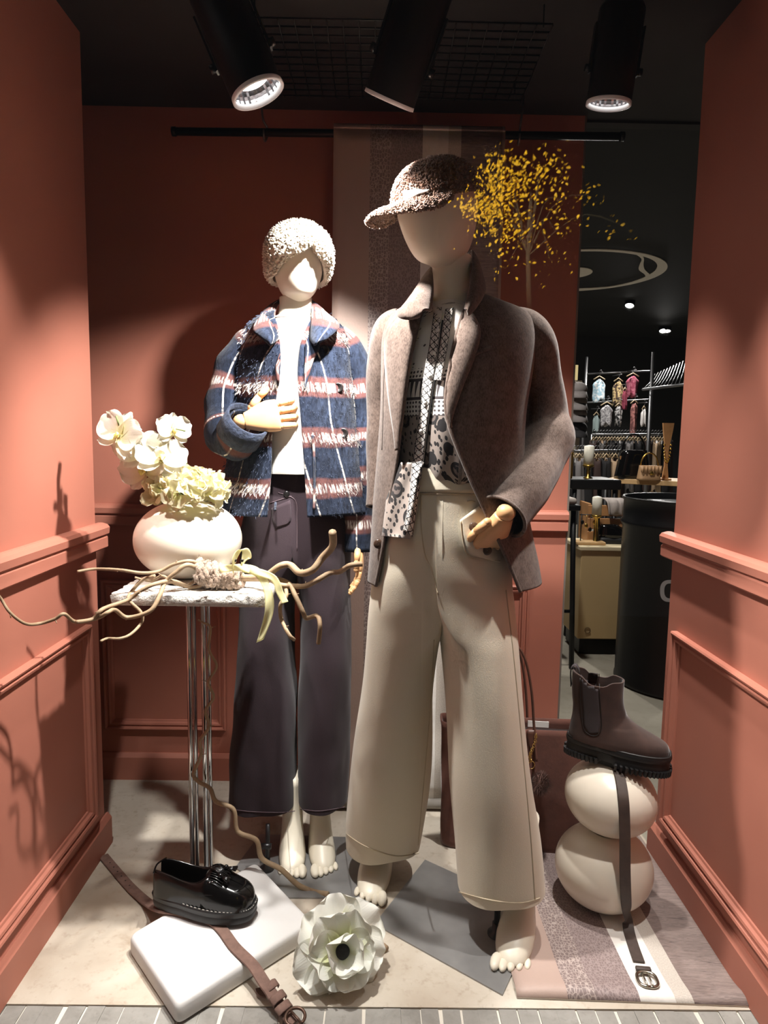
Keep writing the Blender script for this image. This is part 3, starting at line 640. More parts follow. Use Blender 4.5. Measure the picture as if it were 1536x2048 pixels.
    # front facings turned back at the chest
    for rws, nm in (([((556, 640), (574, 668)), ((562, 690), (578, 700)), ((552, 735), (575, 745)), ((556, 780), (572, 790))], 'facing'), ([((625, 650), (610, 690)), ((640, 690), (611, 700)), ((628, 720), (609, 740)), ((616, 760), (608, 780))], 'facing')):
        MB().grid(patch(rws, bv, 12, 6, 0.010, 0.004, 1.70), False, [[(j * .01, 0.2 + i * .012) for j in range(6)] for i in range(12)]).build(nm, M_PL, root, solid=0.003)
    # welt pocket flaps and buttons
    for px, py in ((676, 775), (686, 866), (648, 700)):
        c = hook(px, py, bv, 0.004, 1.70); m = Matrix.Rotation(-PI / 2, 3, 'X')
        b = MB().lathe(c + Vector((0, .006, 0)), [(0.001, -.006), (0.0105, -.006), (0.013, -.003), (0.013, .003), (.009, .005), (.0085, .002), (.001, .002)][::-1], 24, Matrix.Rotation(PI / 2, 3, 'X')).build('button', M_BT, root)
    for pts in ([(625, 870), (628, 905), (629, 960), (628, 1020)], [(562, 800), (558, 870), (556, 940), (550, 1020)]):
        MB().tube([hook(x, y, bv, 0.006, 1.70) for x, y in pts], 0.0035, 6, smooth=20).build('front_edge', M_PL, root)
    # loose wool hairs: pale ones where the cloth shows its pale fringe, blue ones everywhere
    rnd = random.Random(8)
    def hairs(n, length, wid, keep):
        mb = MB()
        for p, nn in scatter(body, n, rnd):
            if nn.y > 0: nn = -nn
            if not keep(p): continue
            d = (nn * 0.6 + Vector((rnd.uniform(-.5, .5), 0, -0.9 + rnd.uniform(-.3, .5)))).normalized(); t = d.cross(nn).normalized() * wid; l = length * rnd.uniform(.5, 1.3)
            p = p + nn * 0.001; mb.add([p - t, p + t, p + d * l * .6 + nn * .002 + t * .7, p + d * l], [(0, 1, 2), (0, 2, 3)])
        return mb
    # material bands: fract((z + .022)/.128) in .30-.50
    hairs(15000, 0.013, 0.00042, lambda p: 0.31 < ((p.z + .022) / .128) % 1 < 0.50 and nz(p, 60, 60, 10) > -0.15).build('pale_fringe', M('pale wool hair', S(206, 198, 192), 0.9), root, kind='stuff')
    hairs(7000, 0.009, 0.0003, lambda p: True).build('wool_fuzz', M('blue wool hair', S(46, 54, 72), 0.95), root, kind='stuff')
build_coat_a()

def build_tee():
    k = NT('white jersey'); co = k.coord(); k.P(Base_Color=S(236, 234, 228), Roughness=0.85, Sheen_Weight=0.15); k.bump(k.noise(co, 260, 3), 0.12, 0.002)
    root = thing('white_tee', 'plain white crew neck tee under the open plaid coat', 'shirt', P(590, 800, YA))
    rows = [(640, 548, 636, YA + .012, .060), (650, 535, 650, YA + .015, .074), (680, 512, 672, YA + .015, .096), (760, 510, 672, YA + .01, .115), (850, 516, 668, YA + .01, .118), (925, 515, 668, YA + .01, .118), (944, 515, 668, YA + .01, .116)]
    G, UV, cl = shell(rows, 60, 90, disp=lambda p, s, t: 0.008 * nz(p, 9, 9, 5, 2) * s + 0.004 * math.sin(p.z * 60 + p.x * 40) * max(0, s - .4))
    b = MB().grid(G, True, UV); b.build('body', k.m, root, solid=0.002)
    MB().tube([G[0][j] + Vector((0, 0, .001)) for j in range(0, 90, 3)] + [G[0][0]], 0.0045, 8).build('neck_band', k.m, root)
build_tee()

def cloth_mat(name, a, b, wrinkle=0.0, weave=900, rough=0.85):
    k = NT(name); co = k.coord(); f = k.noise(k.map(co, (weave, weave, weave * 0.35)), 1.0, 2, .5); g = k.noise(co, 5, 3)
    k.P(Base_Color=k.mix(k.math('MULTIPLY', f, 0.55), k.mix(g, a, b), tuple(x * .78 for x in a[:3]) + (1,)), Roughness=rough, Sheen_Weight=0.12, Specular_IOR_Level=0.2); k.bump(f, 0.25, 0.002); return k.m
def trouser_leg(rows, n, side, seg, disp):
    """rows: (py, xOuter, xInner, Y, depth, box) where box = 1 above the crotch (flat inner side) and 0 on the leg"""
    A = resample(rows, n); G = []; UV = []; Wt = []
    for a in A:
        py, xo, xi, Y, d, bx = a; bx = max(0, min(1, bx)); xi += side * 6 * bx; O, I = P(xo, py, Y), P(xi, py, Y); C = (O + I) / 2; row = []
        for j in range(seg):
            t = -PI / 2 + 2 * PI * j / seg; ct, st = math.cos(t), math.sin(t)      # front, round the outside, back, along the inside
            p0 = C + (O - C) * sgn(ct, .92) + Vector((0, d * sgn(st, .92), 0)); p1 = I + (O - I) * max(0.0, sgn(ct, .92)) + Vector((0, d * sgn(st, .92), 0))
            row.append(p0.lerp(p1, bx))
        wt = [1 - bx * (1 - max(0.0, min(1.0, 2.2 * math.cos(-PI / 2 + 2 * PI * j / seg)))) for j in range(seg)]
        if side > 0: row = [row[0]] + row[:0:-1]; wt = [wt[0]] + wt[:0:-1]
        Wt.append(wt)
        G.append(row); UV.append([(j / seg, row[0].z) for j in range(seg)])
    H = displace(G, True, disp); return [[g.lerp(h, q) for g, h, q in zip(a, b, c)] for a, b, c in zip(G, H, Wt)], UV
def seam(mb_bvh, pts, rad, mat, name, parent, off=0.0006, n=24, dflt=1.6):
    A = resample(np.array(pts, float), n); return MB().tube([hook(x, y, mb_bvh, off, dflt) for x, y in A], rad, 5).build(name, mat, parent)
def build_trousers_a():
    m = cloth_mat('plum denim', S(52, 40, 46), S(45, 34, 40)); root = thing('plum_trousers', 'dark plum wide leg trousers on the back mannequin', 'trousers', P(590, 1300, YA)); mb = MB(); Y = YA + .02
    fold = lambda p, s, t: (0.010 * nz(p, 7, 7, 3.2, 1.0) + 0.004 * nz(p, 22, 22, 10, 9)) * min(1, s * 2.2) + 0.005 * math.sin(p.x * 55 + 3 * nz(p, 3)) * max(0, s - .35)
    L = [(912, 528, 595, Y, .098, 1), (935, 520, 595, Y, .10, 1), (980, 505, 595, Y, .105, 1), (1050, 485, 594, Y, .115, 1), (1105, 482, 593, Y, .115, .9), (1150, 481, 592, Y, .105, .5), (1200, 480, 590, Y, .10, .2), (1300, 477, 590, Y, .095, 0), (1420, 471, 591, Y, .095, 0), (1500, 466, 592, Y, .09, 0), (1580, 460, 593, Y, .09, 0), (1600, 458, 593, Y, .09, 0)]
    Rr = [(912, 660, 595, Y, .098, 1), (935, 668, 595, Y, .10, 1), (980, 682, 595, Y, .105, 1), (1050, 698, 596, Y, .115, 1), (1105, 702, 597, Y, .115, .9), (1150, 703, 597, Y, .105, .5), (1200, 705, 597, Y, .10, .2), (1300, 708, 598, Y, .095, 0), (1420, 706, 597, Y, .095, 0), (1500, 702, 596, Y, .09, 0), (1578, 694, 597, Y, .09, 0), (1596, 693, 597, Y, .09, 0)]
    for rows, sd in ((L, 1), (Rr, -1)):
        G, UV = trouser_leg(rows, 90, sd, 64, fold); mb.grid(G, True, UV)
    mb.build('legs', m, root, solid=0.003, angle=1.0); bv = mb.bvh(); ms = M('plum stitching', S(88, 72, 78), 0.8)
    wv = [(525, 948), (560, 952), (600, 953), (640, 948)]
    b = MB().grid(patch([((530, 926), (655, 920)), ((528, 950), (660, 946))], bv, 4, 24, .004, 0, 1.73)); b.build('waistband', m, root, solid=0.002)
    seam(bv, [(556, 985), (590, 1000), (594, 1040), (594, 1100)], .0012, ms, 'fly_seam', root)
    MB().grid(patch([((543, 1016), (580, 1000)), ((545, 1040), (582, 1038)), ((552, 1056), (574, 1048))], bv, 8, 8, .003, 0, 1.73)).build('patch_pocket', m, root, solid=0.002)
    seam(bv, [(540, 1006), (583, 992)], .0011, ms, 'pocket_seam', root, n=10); seam(bv, [(662, 985), (690, 1040)], .0011, ms, 'pocket_seam', root, n=10)
    c = hook(573, 988, bv, .003, 1.73); MB().ell(c, (.008, .003, .008)).build('waist_button', M('dark button', S(24, 22, 22), .3), root)
    for pts in ([(461, 1618), (500, 1623), (560, 1625), (590, 1622)], [(600, 1618), (640, 1622), (690, 1614)]): seam(bv, pts, .0010, ms, 'hem_seam', root)
    for pts in ([(640, 1120), (642, 1300), (640, 1500), (636, 1620)],): pass
build_trousers_a()
# ---------------------------------------------------------------- front mannequin (brown cap, blazer, printed blouse, cream jeans)
YF = 1.55
def build_mannequin_b():
    base = PZ(880, 1830, 0); root = thing('mannequin', 'large cream faceless mannequin in front wearing a brown cap and grey brown blazer', 'mannequin', base, 'shop mannequins')
    c = P(897, 524, 1.52); m = frame((-0.62, -0.74, -0.26), (-0.20, -0.16, 1))
    head_mesh(c + m @ Vector((0.012, 0, -0.004)), m, 0.079, 0.100, 0.098, 0.205).build('head', M_SKIN, root)
    rows = [(514, 864, 942, 1.535, .046), (535, 864, 941, 1.535, .046), (575, 866, 938, 1.54, .047), (600, 862, 945, 1.545, .052), (618, 845, 965, 1.55, .068), (640, 815, 1010, 1.55, .085), (700, 800, 1030, 1.55, .10), (950, 805, 1000, 1.55, .10)]
    G, UV, cl = shell(rows, 40, 44); MB().grid(G, True, UV, True, True).build('torso', M_SKIN, root)
    for an, to, tp, sd in ((P(757, 1750, 1.80), PZ(737, 1812), None, -1), (P(1040, 1800, 1.555), PZ(1018, 1950), None, 1)):
        an = Vector((an.x, an.y, 0.135 if sd > 0 else 0.12)); to = Vector((to.x, to.y, 0.006)); foot_mesh(an, to, an + Vector((0, 0.01, 0.14)), sd, 0.043).build('foot', M_SKIN, root)
    C = [PZ(1005, 1989, .004), PZ(749, 1847, .004), PZ(850, 1719, .004)]; C.append(C[0] + C[2] - C[1]); n = 4
    MB().add(C + [p - Vector((0, 0, .0035)) for p in C], [tuple(range(n)), tuple(range(2 * n - 1, n - 1, -1))] + [(i, i + n, (i + 1) % n + n, (i + 1) % n) for i in range(n)]).build('base_plate', M_PLATE, root, smooth=False)
    r0 = PZ(993, 1868, .004); rod = MB().tube([r0, r0 + Vector((0.0, 0.0, 0.25))], 0.0075, 12).build('support_rod', M_DARKSTEEL, root)
    MB().lathe(r0, [(0.022, 0), (0.022, 0.004), (0.011, 0.010), (0.011, 0.03), (.0075, .03)], 20).build('rod_socket', M_DARKSTEEL, rod)
    MB().tube([r0 + Vector((-.018, -0.003, 0.085)), r0 + Vector((0.012, -.003, 0.085))], 0.008, 10).build('clamp_screw', M_DARKSTEEL, rod)
    h = bpy.data.objects.new('hand', None); COL.objects.link(h); h.parent = root
    hand_meshes(P(1008, 1032, 1.394), (-0.36, 0.66, -1), (-0.8, -0.55, 0.2), (0.55, -0.8, 0), h, 0.25, 0.35, M_WOODHAND, 0.98)
build_mannequin_b()

def build_cap():
    M_CAP = sherpa_mat('brown teddy pile', S(150, 116, 98), S(98, 72, 60)); M_CAPD = sherpa_mat('brown teddy underside', S(164, 132, 110), S(116, 88, 72))
    hc = P(897, 524, 1.52); m = frame((-0.80, -0.58, -0.30), (-0.24, -0.20, 1)); c = hc + m @ Vector((0.004, 0.002, 0.120))   # centre of the cap band
    root = thing('teddy_cap', 'brown teddy fleece baseball cap with white emblem on the front mannequin', 'cap', c)
    w, fr, bk, hg = 0.091, 0.100, 0.100, 0.084; G = []; na = 64
    for i in range(22):
        t = i / 21; q = math.sin(t * PI / 2 * 0.985); r = math.cos(t * PI / 2 * 0.985) ** 0.78; row = []
        for j in range(na):
            a = 2 * PI * j / na; cx, sy = math.cos(a), math.sin(a); seamd = 1 - 0.012 * math.exp(-((abs(((a / (PI / 3)) % 1) - 0.5) - 0.5) / 0.03) ** 2)
            row.append(c + m @ Vector(((fr if cx > 0 else bk) * r * cx * seamd, w * r * sy * seamd, hg * q)))
        G.append(row)
    mb = MB().grid(G[::-1], True, None, True, False); mb.build('crown', M_CAP, root)
    pile_on('pile', mb, 4200, 0.0027, M_CAP, root, c, random.Random(21), 0.8)
    MB().ell(c + m @ Vector((0, 0, hg + .003)), (.009, .009, .006), m, 12, 8).build('top_button', M_CAP, root)
    # brim: curved plate, sides drooping
    def br(s, t, up):
        a = s * 1.25; x0, y0 = fr * math.cos(a), w * math.sin(a); ext = 0.078 * math.cos(s * PI / 2 * 0.97) ** 0.75
        x = x0 + ext * t * math.cos(a * 0.35); y = y0 + ext * t * math.sin(a * 0.35); z = 0.004 - 0.006 * (abs(s) ** 2.0) - (0.012 * t + 0.026 * t * abs(s) ** 1.5) * (1 - abs(s) ** 5)
        return c + m @ Vector((x, y, z + up))
    Gu = [[br(s, t, 0.006 * (1 - t ** 8)) for t in np.linspace(0, 1, 10)] for s in np.linspace(-1, 1, 33)]; Gl = [[br(s, t, -0.005 * (1 - t ** 8)) for t in np.linspace(0, 1, 10)] for s in np.linspace(-1, 1, 33)]
    b = MB().grid(Gu); l = MB().grid(Gl); br_o = MB().grid(Gu).grid(Gl, flip=True).build('brim', M_CAPD, root)
    up = m @ Vector((0, 0, 1)); rnd = random.Random(22)
    for g, n_, sg in ((b, 1500, 1), (l, 1300, -1)):
        pts = scatter(g, n_, rnd); tufts([p for p, q in pts], [(q if q.dot(up) * sg > 0 else -q) for p, q in pts], 0.0025, .8, rnd).build('brim_pile', M_CAPD if sg < 0 else M_CAP, br_o, kind='stuff')
    # white stitched emblem on the front of the crown
    E = [(812, 379, 808, 388), (816, 381, 812, 394), (822, 379, 819, 397), (830, 378, 829, 393), (838, 379, 838, 388), (848, 379, 849, 385), (860, 378, 860, 380)]
    bv = mb.bvh(); A = resample(np.array(E, float), 16); G = [[hook(a[0] + (a[2] - a[0]) * t, a[1] + (a[3] - a[1]) * t, bv, 0.0105, 1.42) for t in (0, .33, .67, 1)] for a in A]
    MB().grid(G).build('emblem', M('white embroidery', S(238, 234, 226), 0.8), root, solid=0.002)
build_cap()

def wool_mat(name, a, b, c=None):
    k = NT(name); co = k.coord(); f = k.noise(k.map(co, (420, 420, 160)), 1.0, 3, .6); g = k.noise(co, 55, 5, .65)
    base = k.mix(k.ramp(f, [(0.35, (0, 0, 0)), (0.65, (1, 1, 1))]), a, b); base = k.mix(k.ramp(g, [(0.42, (0, 0, 0)), (0.7, (.5, .5, .5))]), base, c or a)
    k.P(Base_Color=base, Roughness=0.92, Sheen_Weight=0.18, Sheen_Roughness=0.5, Specular_IOR_Level=0.1); k.bump(f, 0.3, 0.002); return k.m
M_BLZ = wool_mat('grey brown melange wool', S(106, 91, 83), S(74, 61, 55), S(126, 110, 101))
M_BLZIN = M('brown blazer lining', S(52, 42, 40), 0.55, spec=0.4)
def build_blazer():
    root = thing('wool_blazer', 'grey brown melange wool blazer with wide lapels worn open by the front mannequin', 'blazer', P(910, 850, YF))
    rows = [(592, 852, 968, YF + .02, .060, 858, 935), (606, 822, 1010, YF + .02, .078, 850, 930), (628, 784, 1058, YF + .02, .100, 842, 922), (670, 766, 1072, YF + .015, .122, 830, 905), (740, 763, 1066, YF + .01, .140, 815, 888), (830, 762, 1052, YF, .145, 803, 880), (930, 755, 1046, YF, .145, 790, 915), (1010, 748, 1052, YF, .15, 776, 952), (1080, 742, 1066, YF, .155, 767, 985), (1120, 739, 1076, YF, .155, 760, 1003), (1160, 736, 1084, YF, .155, 752, 1019)]
    fold = lambda p, s, t: 0.006 * nz(p, 5, 5, 3, 4) + 0.004 * math.sin(t * 26 + 3 * nz(p, 4)) * max(0, s - .3)
    G, UV, cl = shell(rows, 72, 120, disp=fold); body = MB().grid(G, False, UV); bo = body.build('body', M_BLZ, root, solid=0.005); bv = body.bvh()
    bo.data.materials.append(M_BLZIN)
    bo.modifiers['thick'].material_offset = 1; bo.modifiers['thick'].material_offset_rim = 0
    # front edges: soft rolled strips down both openings
    for side in (0, -1): MB().tube([G[i][side] for i in range(8, 72)], 0.0042, 8).build('front_edge', M_BLZ, root)
    # lapels and collar
    def lap(rows, name, off0, off1, bul, n=30, mv=10):
        Gp = patch(rows, bv, n, mv, dflt=YF - .13, offs=lambda u, t: off0 + (off1 - off0) * t + bul * math.sin(PI * t) * (1 - .6 * u))
        mb = MB().grid(Gp); return mb.build(name, M_BLZ, root, solid=0.005)
    # rows run down the lapel: roll line (inner) to outer edge
    lap([((858, 618), (800, 632)), ((850, 645), (775, 668)), ((838, 690), (772, 712)), ((826, 740), (776, 765)), ((814, 800), (782, 815)), ((804, 862), (790, 866)), ((797, 900), (794, 901))], 'lapel', 0.012, 0.016, .008)
    lap([((927, 616), (948, 628)), ((922, 640), (962, 664)), ((907, 690), (950, 715)), ((891, 745), (926, 775)), ((881, 800), (905, 838)), ((884, 850), (899, 884)), ((893, 890), (901, 905))], 'lapel', 0.012, 0.016, .008)
    def collar(rows):
        A = resample(np.array(rows, float), 18); Gc = []
        for x0, y0, Y0, x1, y1, Y1 in A:
            a, b = P(x0, y0, Y0), P(x1, y1, Y1); Gc.append([a.lerp(b, s) + Vector((0, -0.012 * math.sin(PI * s), 0.004 * math.sin(PI * s))) for s in np.linspace(0, 1, 8)])
        MB().grid(Gc).build('collar', M_BLZ, root, solid=0.005)
    collar([(874, 536, 1.60, 866, 552, 1.605), (864, 538, 1.555, 842, 572, 1.55), (866, 556, 1.50, 815, 606, 1.475), (866, 584, 1.455, 796, 632, 1.43), (862, 612, 1.432, 816, 640, 1.420), (858, 624, 1.425, 838, 632, 1.415)])
    collar([(936, 505, 1.60, 946, 512, 1.61), (946, 500, 1.56, 966, 552, 1.56), (944, 530, 1.50, 972, 575, 1.50), (938, 566, 1.462, 966, 596, 1.45), (932, 596, 1.435, 950, 620, 1.425), (928, 618, 1.425, 938, 632, 1.42)])
    MB().grid([[P(x, y, Y) for x, y, Y in r] for r in ([(872, 538, 1.60), (890, 548, 1.615), (912, 540, 1.62), (940, 508, 1.60)], [(858, 580, 1.60), (885, 590, 1.64), (925, 588, 1.64), (975, 560, 1.60)], [(850, 602, 1.58), (880, 605, 1.65), (930, 602, 1.65), (975, 596, 1.58)])]).build('collar_stand', M_BLZ, root, solid=0.004, subd=2)
    # sleeves
    def sleeve(pts, rad, wr, name='sleeve', fl=None):
        A = resample(np.array([[*P(x, y, Y), r] for (x, y, Y), r in zip(pts, rad)]), 56); path = [Vector(a[:3]) for a in A]; Gs = []; nrm = None
        for i, p in enumerate(path):
            t = (path[min(i + 1, 55)] - path[max(i - 1, 0)]).normalized(); a = Vector((0, 1, 0)) if nrm is None else nrm; nrm = (a - t * a.dot(t)).normalized(); b = t.cross(nrm); row = []
            for j in range(40):
                th = 2 * PI * j / 40; d = b * math.cos(th) + nrm * math.sin(th); r = A[i][3] * (1 + wr * (nz(p + d * .05, 13, 13, 13, 5) * 1.2 + 0.5 * math.sin(i * .55 + 2 * math.cos(th + .6)) * math.exp(-((i - 30) / 10) ** 2))); row.append(p + d * r)
            Gs.append(row)
        mb = MB().grid(Gs, True); o = mb.build(name, M_BLZ, root, solid=0.005); o.data.materials.append(M_BLZIN); o.modifiers['thick'].material_offset = 1; o.modifiers['thick'].material_offset_rim = 0; return mb, o, Gs
    mbs, so, Gs = sleeve([(1018, 638, 1.57), (1044, 660, 1.575), (1066, 700, 1.585), (1080, 765, 1.60), (1092, 830, 1.61), (1096, 875, 1.59), (1076, 930, 1.545), (1040, 990, 1.465), (1006, 1034, 1.418)], [.034, .052, .056, .052, .054, .058, .056, .054, .053], 0.09)
    MB().tube([q + Vector((0, 0, 0)) for q in Gs[-1]] + [Gs[-1][0]], 0.0034, 6).build('cuff_edge', M_BLZ, so)
    sleeve([(812, 640, 1.60), (792, 662, 1.61), (778, 705, 1.635), (772, 790, 1.665), (770, 880, 1.675), (766, 960, 1.665), (762, 1015, 1.65)], [.036, .050, .050, .047, .044, .040, .038], 0.07)
    # welt pocket, flap, buttons, seams
    A = [((946, 706), (944, 715)), ((962, 698), (962, 707)), ((984, 691), (984, 699))]; MB().grid(patch(A, bv, 12, 4, .003, .001, 1.42)).build('breast_pocket', M_BLZ, root, solid=0.0015)
    MB().grid(patch([((1005, 985), (1000, 1035)), ((1040, 975), (1042, 1030))], bv, 12, 6, .006, .002, 1.42)).build('pocket_flap', M_BLZ, root, solid=0.003)
    seam(bv, [(772, 690), (768, 760), (766, 840), (764, 900)], .0012, M('dark seam', S(58, 48, 44), .9), 'arm_seam', root)
    M_B2 = M('brown horn button', S(70, 52, 42), 0.25)
    for px, py in ((757, 1088), (760, 1142)):
        MB().lathe(hook(px, py, bv, .006, 1.42), [(0.001, -.004), (.0095, -.003), (.011, 0), (.0095, .003), (.001, .002)], 20, Matrix.Rotation(PI / 2, 3, 'X')).build('button', M_B2, root)
build_blazer()

def blouse_mat():
    k = NT('black and white printed voile'); uv = k.coord('UV'); u, v, _ = k.sep(uv); pu = k.comb(u, v)
    W, B_ = S(232, 228, 222), S(30, 26, 28)
    # rows of small repeated motifs, thin rules and lace bands above; paisley rings below
    fr = k.math('FRACT', k.math('MULTIPLY', v, 26.0)); rules = k.math('LESS_THAN', fr, 0.16)
    dots = k.voro(k.map(pu, (110, 110, 1)), 1.0, 'F1', 0, 0.1); dot = k.math('LESS_THAN', dots, 0.30)
    zig = k.math('LESS_THAN', k.math('ABSOLUTE', k.math('SUBTRACT', k.math('FRACT', k.math('MULTIPLY', u, 75)), 0.5)), k.math('MULTIPLY', fr, 0.35))
    row = k.math('FRACT', k.math('MULTIPLY', k.math('FLOOR', k.math('MULTIPLY', v, 26.0)), 0.37))
    m1 = k.math('MULTIPLY', dot, k.math('GREATER_THAN', row, 0.5)); m2 = k.math('MULTIPLY', zig, k.math('LESS_THAN', row, 0.45))
    upper = k.math('MAXIMUM', rules, k.math('MAXIMUM', m1, m2))
    wv = k.voro(k.map(pu, (30, 22, 1)), 1.0, 'F1', 0, 0.75); ring = k.math('LESS_THAN', k.math('ABSOLUTE', k.math('SUBTRACT', wv, 0.36)), 0.075); core = k.math('LESS_THAN', k.math('ABSOLUTE', k.math('SUBTRACT', wv, 0.10)), 0.05)
    sp = k.math('LESS_THAN', k.voro(k.map(pu, (120, 70, 1)), 1.0, 'F1', 0, 1.0), 0.36); low = k.math('MAXIMUM', ring, k.math('MAXIMUM', core, sp))
    grey = k.mix(k.math('LESS_THAN', wv, 0.36), S(158, 146, 138), S(106, 94, 90))
    top = k.noise(pu, 24, 3); sparse = k.math('MULTIPLY', k.math('GREATER_THAN', top, 0.58), dot)
    c_low = k.mix(low, grey, B_); c_up = k.mix(upper, W, S(72, 64, 66)); c_top = k.mix(sparse, W, S(84, 76, 78))
    c = k.mix(k.math('GREATER_THAN', v, 1.235), c_low, c_up); c = k.mix(k.math('GREATER_THAN', v, 1.335), c, c_top)
    k.P(Base_Color=c, Roughness=0.8, Sheen_Weight=0.1); k.bump(k.noise(k.coord(), 300, 2), 0.1, 0.001); return k.m
def lace_mat():
    k = NT('black and white placket print'); uv = k.coord('UV'); u, v, _ = k.sep(uv)
    a = k.math('ABSOLUTE', k.math('SUBTRACT', u, 0.5)); wig = k.math('MULTIPLY', k.math('SINE', k.math('MULTIPLY', v, 420.0)), 0.16)
    ring = k.math('LESS_THAN', k.math('ABSOLUTE', k.math('SUBTRACT', a, k.math('ADD', 0.2, wig))), 0.055); bead = k.math('LESS_THAN', k.voro(k.map(uv, (6, 190, 1)), 1.0, 'F1', 0, 0.6), 0.30)
    rule = k.math('MULTIPLY', k.math('GREATER_THAN', a, 0.40), k.math('LESS_THAN', a, 0.46)); blk = k.math('MAXIMUM', ring, k.math('MAXIMUM', bead, rule))
    k.P(Base_Color=k.mix(blk, S(226, 220, 214), S(34, 30, 31)), Roughness=0.8); return k.m
def build_blouse():
    m = blouse_mat(); ml = lace_mat(); root = thing('printed_blouse', 'black and white patterned blouse half tucked into the cream jeans under the blazer', 'blouse', P(870, 800, YF))
    rows = [(604, 858, 940, YF + .005, .058), (612, 850, 950, YF + .005, .068), (640, 815, 1000, YF + .005, .095), (700, 797, 1015, YF, .114), (780, 790, 1024, YF, .130), (860, 792, 1020, YF, .134), (940, 796, 1012, YF, .124), (962, 798, 1010, YF, .112)]
    G, UV, cl = shell(rows, 60, 100, disp=lambda p, s, t: 0.004 * nz(p, 12, 12, 5, 7) + (0.005 * math.sin(p.x * 150 + 3 * nz(p, 6)) * max(0, s - .45)))
    b = MB().grid(G, True, UV); b.build('body', m, root); bv = b.bvh()
    # untucked front tail hanging on the left
    T = resample(np.array([(782, 925, 848, 925), (778, 960, 838, 960), (772, 1010, 830, 1010), (766, 1060, 824, 1062), (764, 1072, 821, 1078)], float), 24); Gt = []; Ut = []
    for i, a in enumerate(T):
        Y = 1.428 - 0.018 * (i / 23); Gt.append([P(a[0] + (a[2] - a[0]) * t, a[1] + (a[3] - a[1]) * t, Y + 0.05 * (1 - t) ** 2 + 0.004 * math.sin(9 * t + i * .25)) for t in np.linspace(0, 1, 16)]); Ut.append([(p.x, p.z) for p in Gt[-1]])
    tb = MB().grid(Gt, False, Ut); tb.build('front_tail', m, root, solid=0.0015)
    both = MB(); both.add(b.v, b.f); both.add(tb.v, tb.f); bv2 = both.bvh()
    PL = [((868, 616), (884, 614)), ((858, 690), (877, 690)), ((846, 760), (867, 762)), ((836, 840), (856, 842)), ((824, 930), (846, 932)), ((818, 1000), (836, 1004)), ((806, 1060), (826, 1074))]
    Gp = patch(PL, bv2, 60, 6, .004, .001, 1.43); MB().grid(Gp, False, [[(j / 5, r[0].z) for j in range(6)] for r in Gp]).build('placket', ml, root, solid=0.0015)
    PR = [((890, 618), (908, 614)), ((880, 690), (896, 690)), ((868, 760), (884, 762))]
    Gp = patch(PR, bv2, 40, 5, .0045, .001, 1.43); MB().grid(Gp, False, [[(j / 4, r[0].z) for j in range(5)] for r in Gp]).build('placket', ml, root, solid=0.0015)
    MD = M('black placket shadow gap', S(20, 18, 19), .9)  # dark strip standing in for the shade in the gap between the plackets
    Gp = patch([((884, 640), (890, 640)), ((876, 700), (881, 700)), ((866, 765), (870, 765)), ((855, 842), (859, 842)), ((845, 935), (848, 935))], bv2, 40, 3, .0035, 0, 1.43); MB().grid(Gp).build('shadow_gap_strip', MD, root, solid=0.001)
    MB().grid(patch([((862, 604), (868, 626)), ((885, 622), (882, 640))], bv2, 10, 4, .004, .002, 1.45)).build('neck_binding', ml, root, solid=0.0015)
    for px, py in ((876, 660), (868, 706), (860, 752), (850, 806), (842, 862), (836, 905)):
        MB().ell(hook(px, py, bv2, .007, 1.43), (.0042, .002, .0042)).build('button', M('white shirt button', S(225, 222, 216), .25), root)
build_blouse()

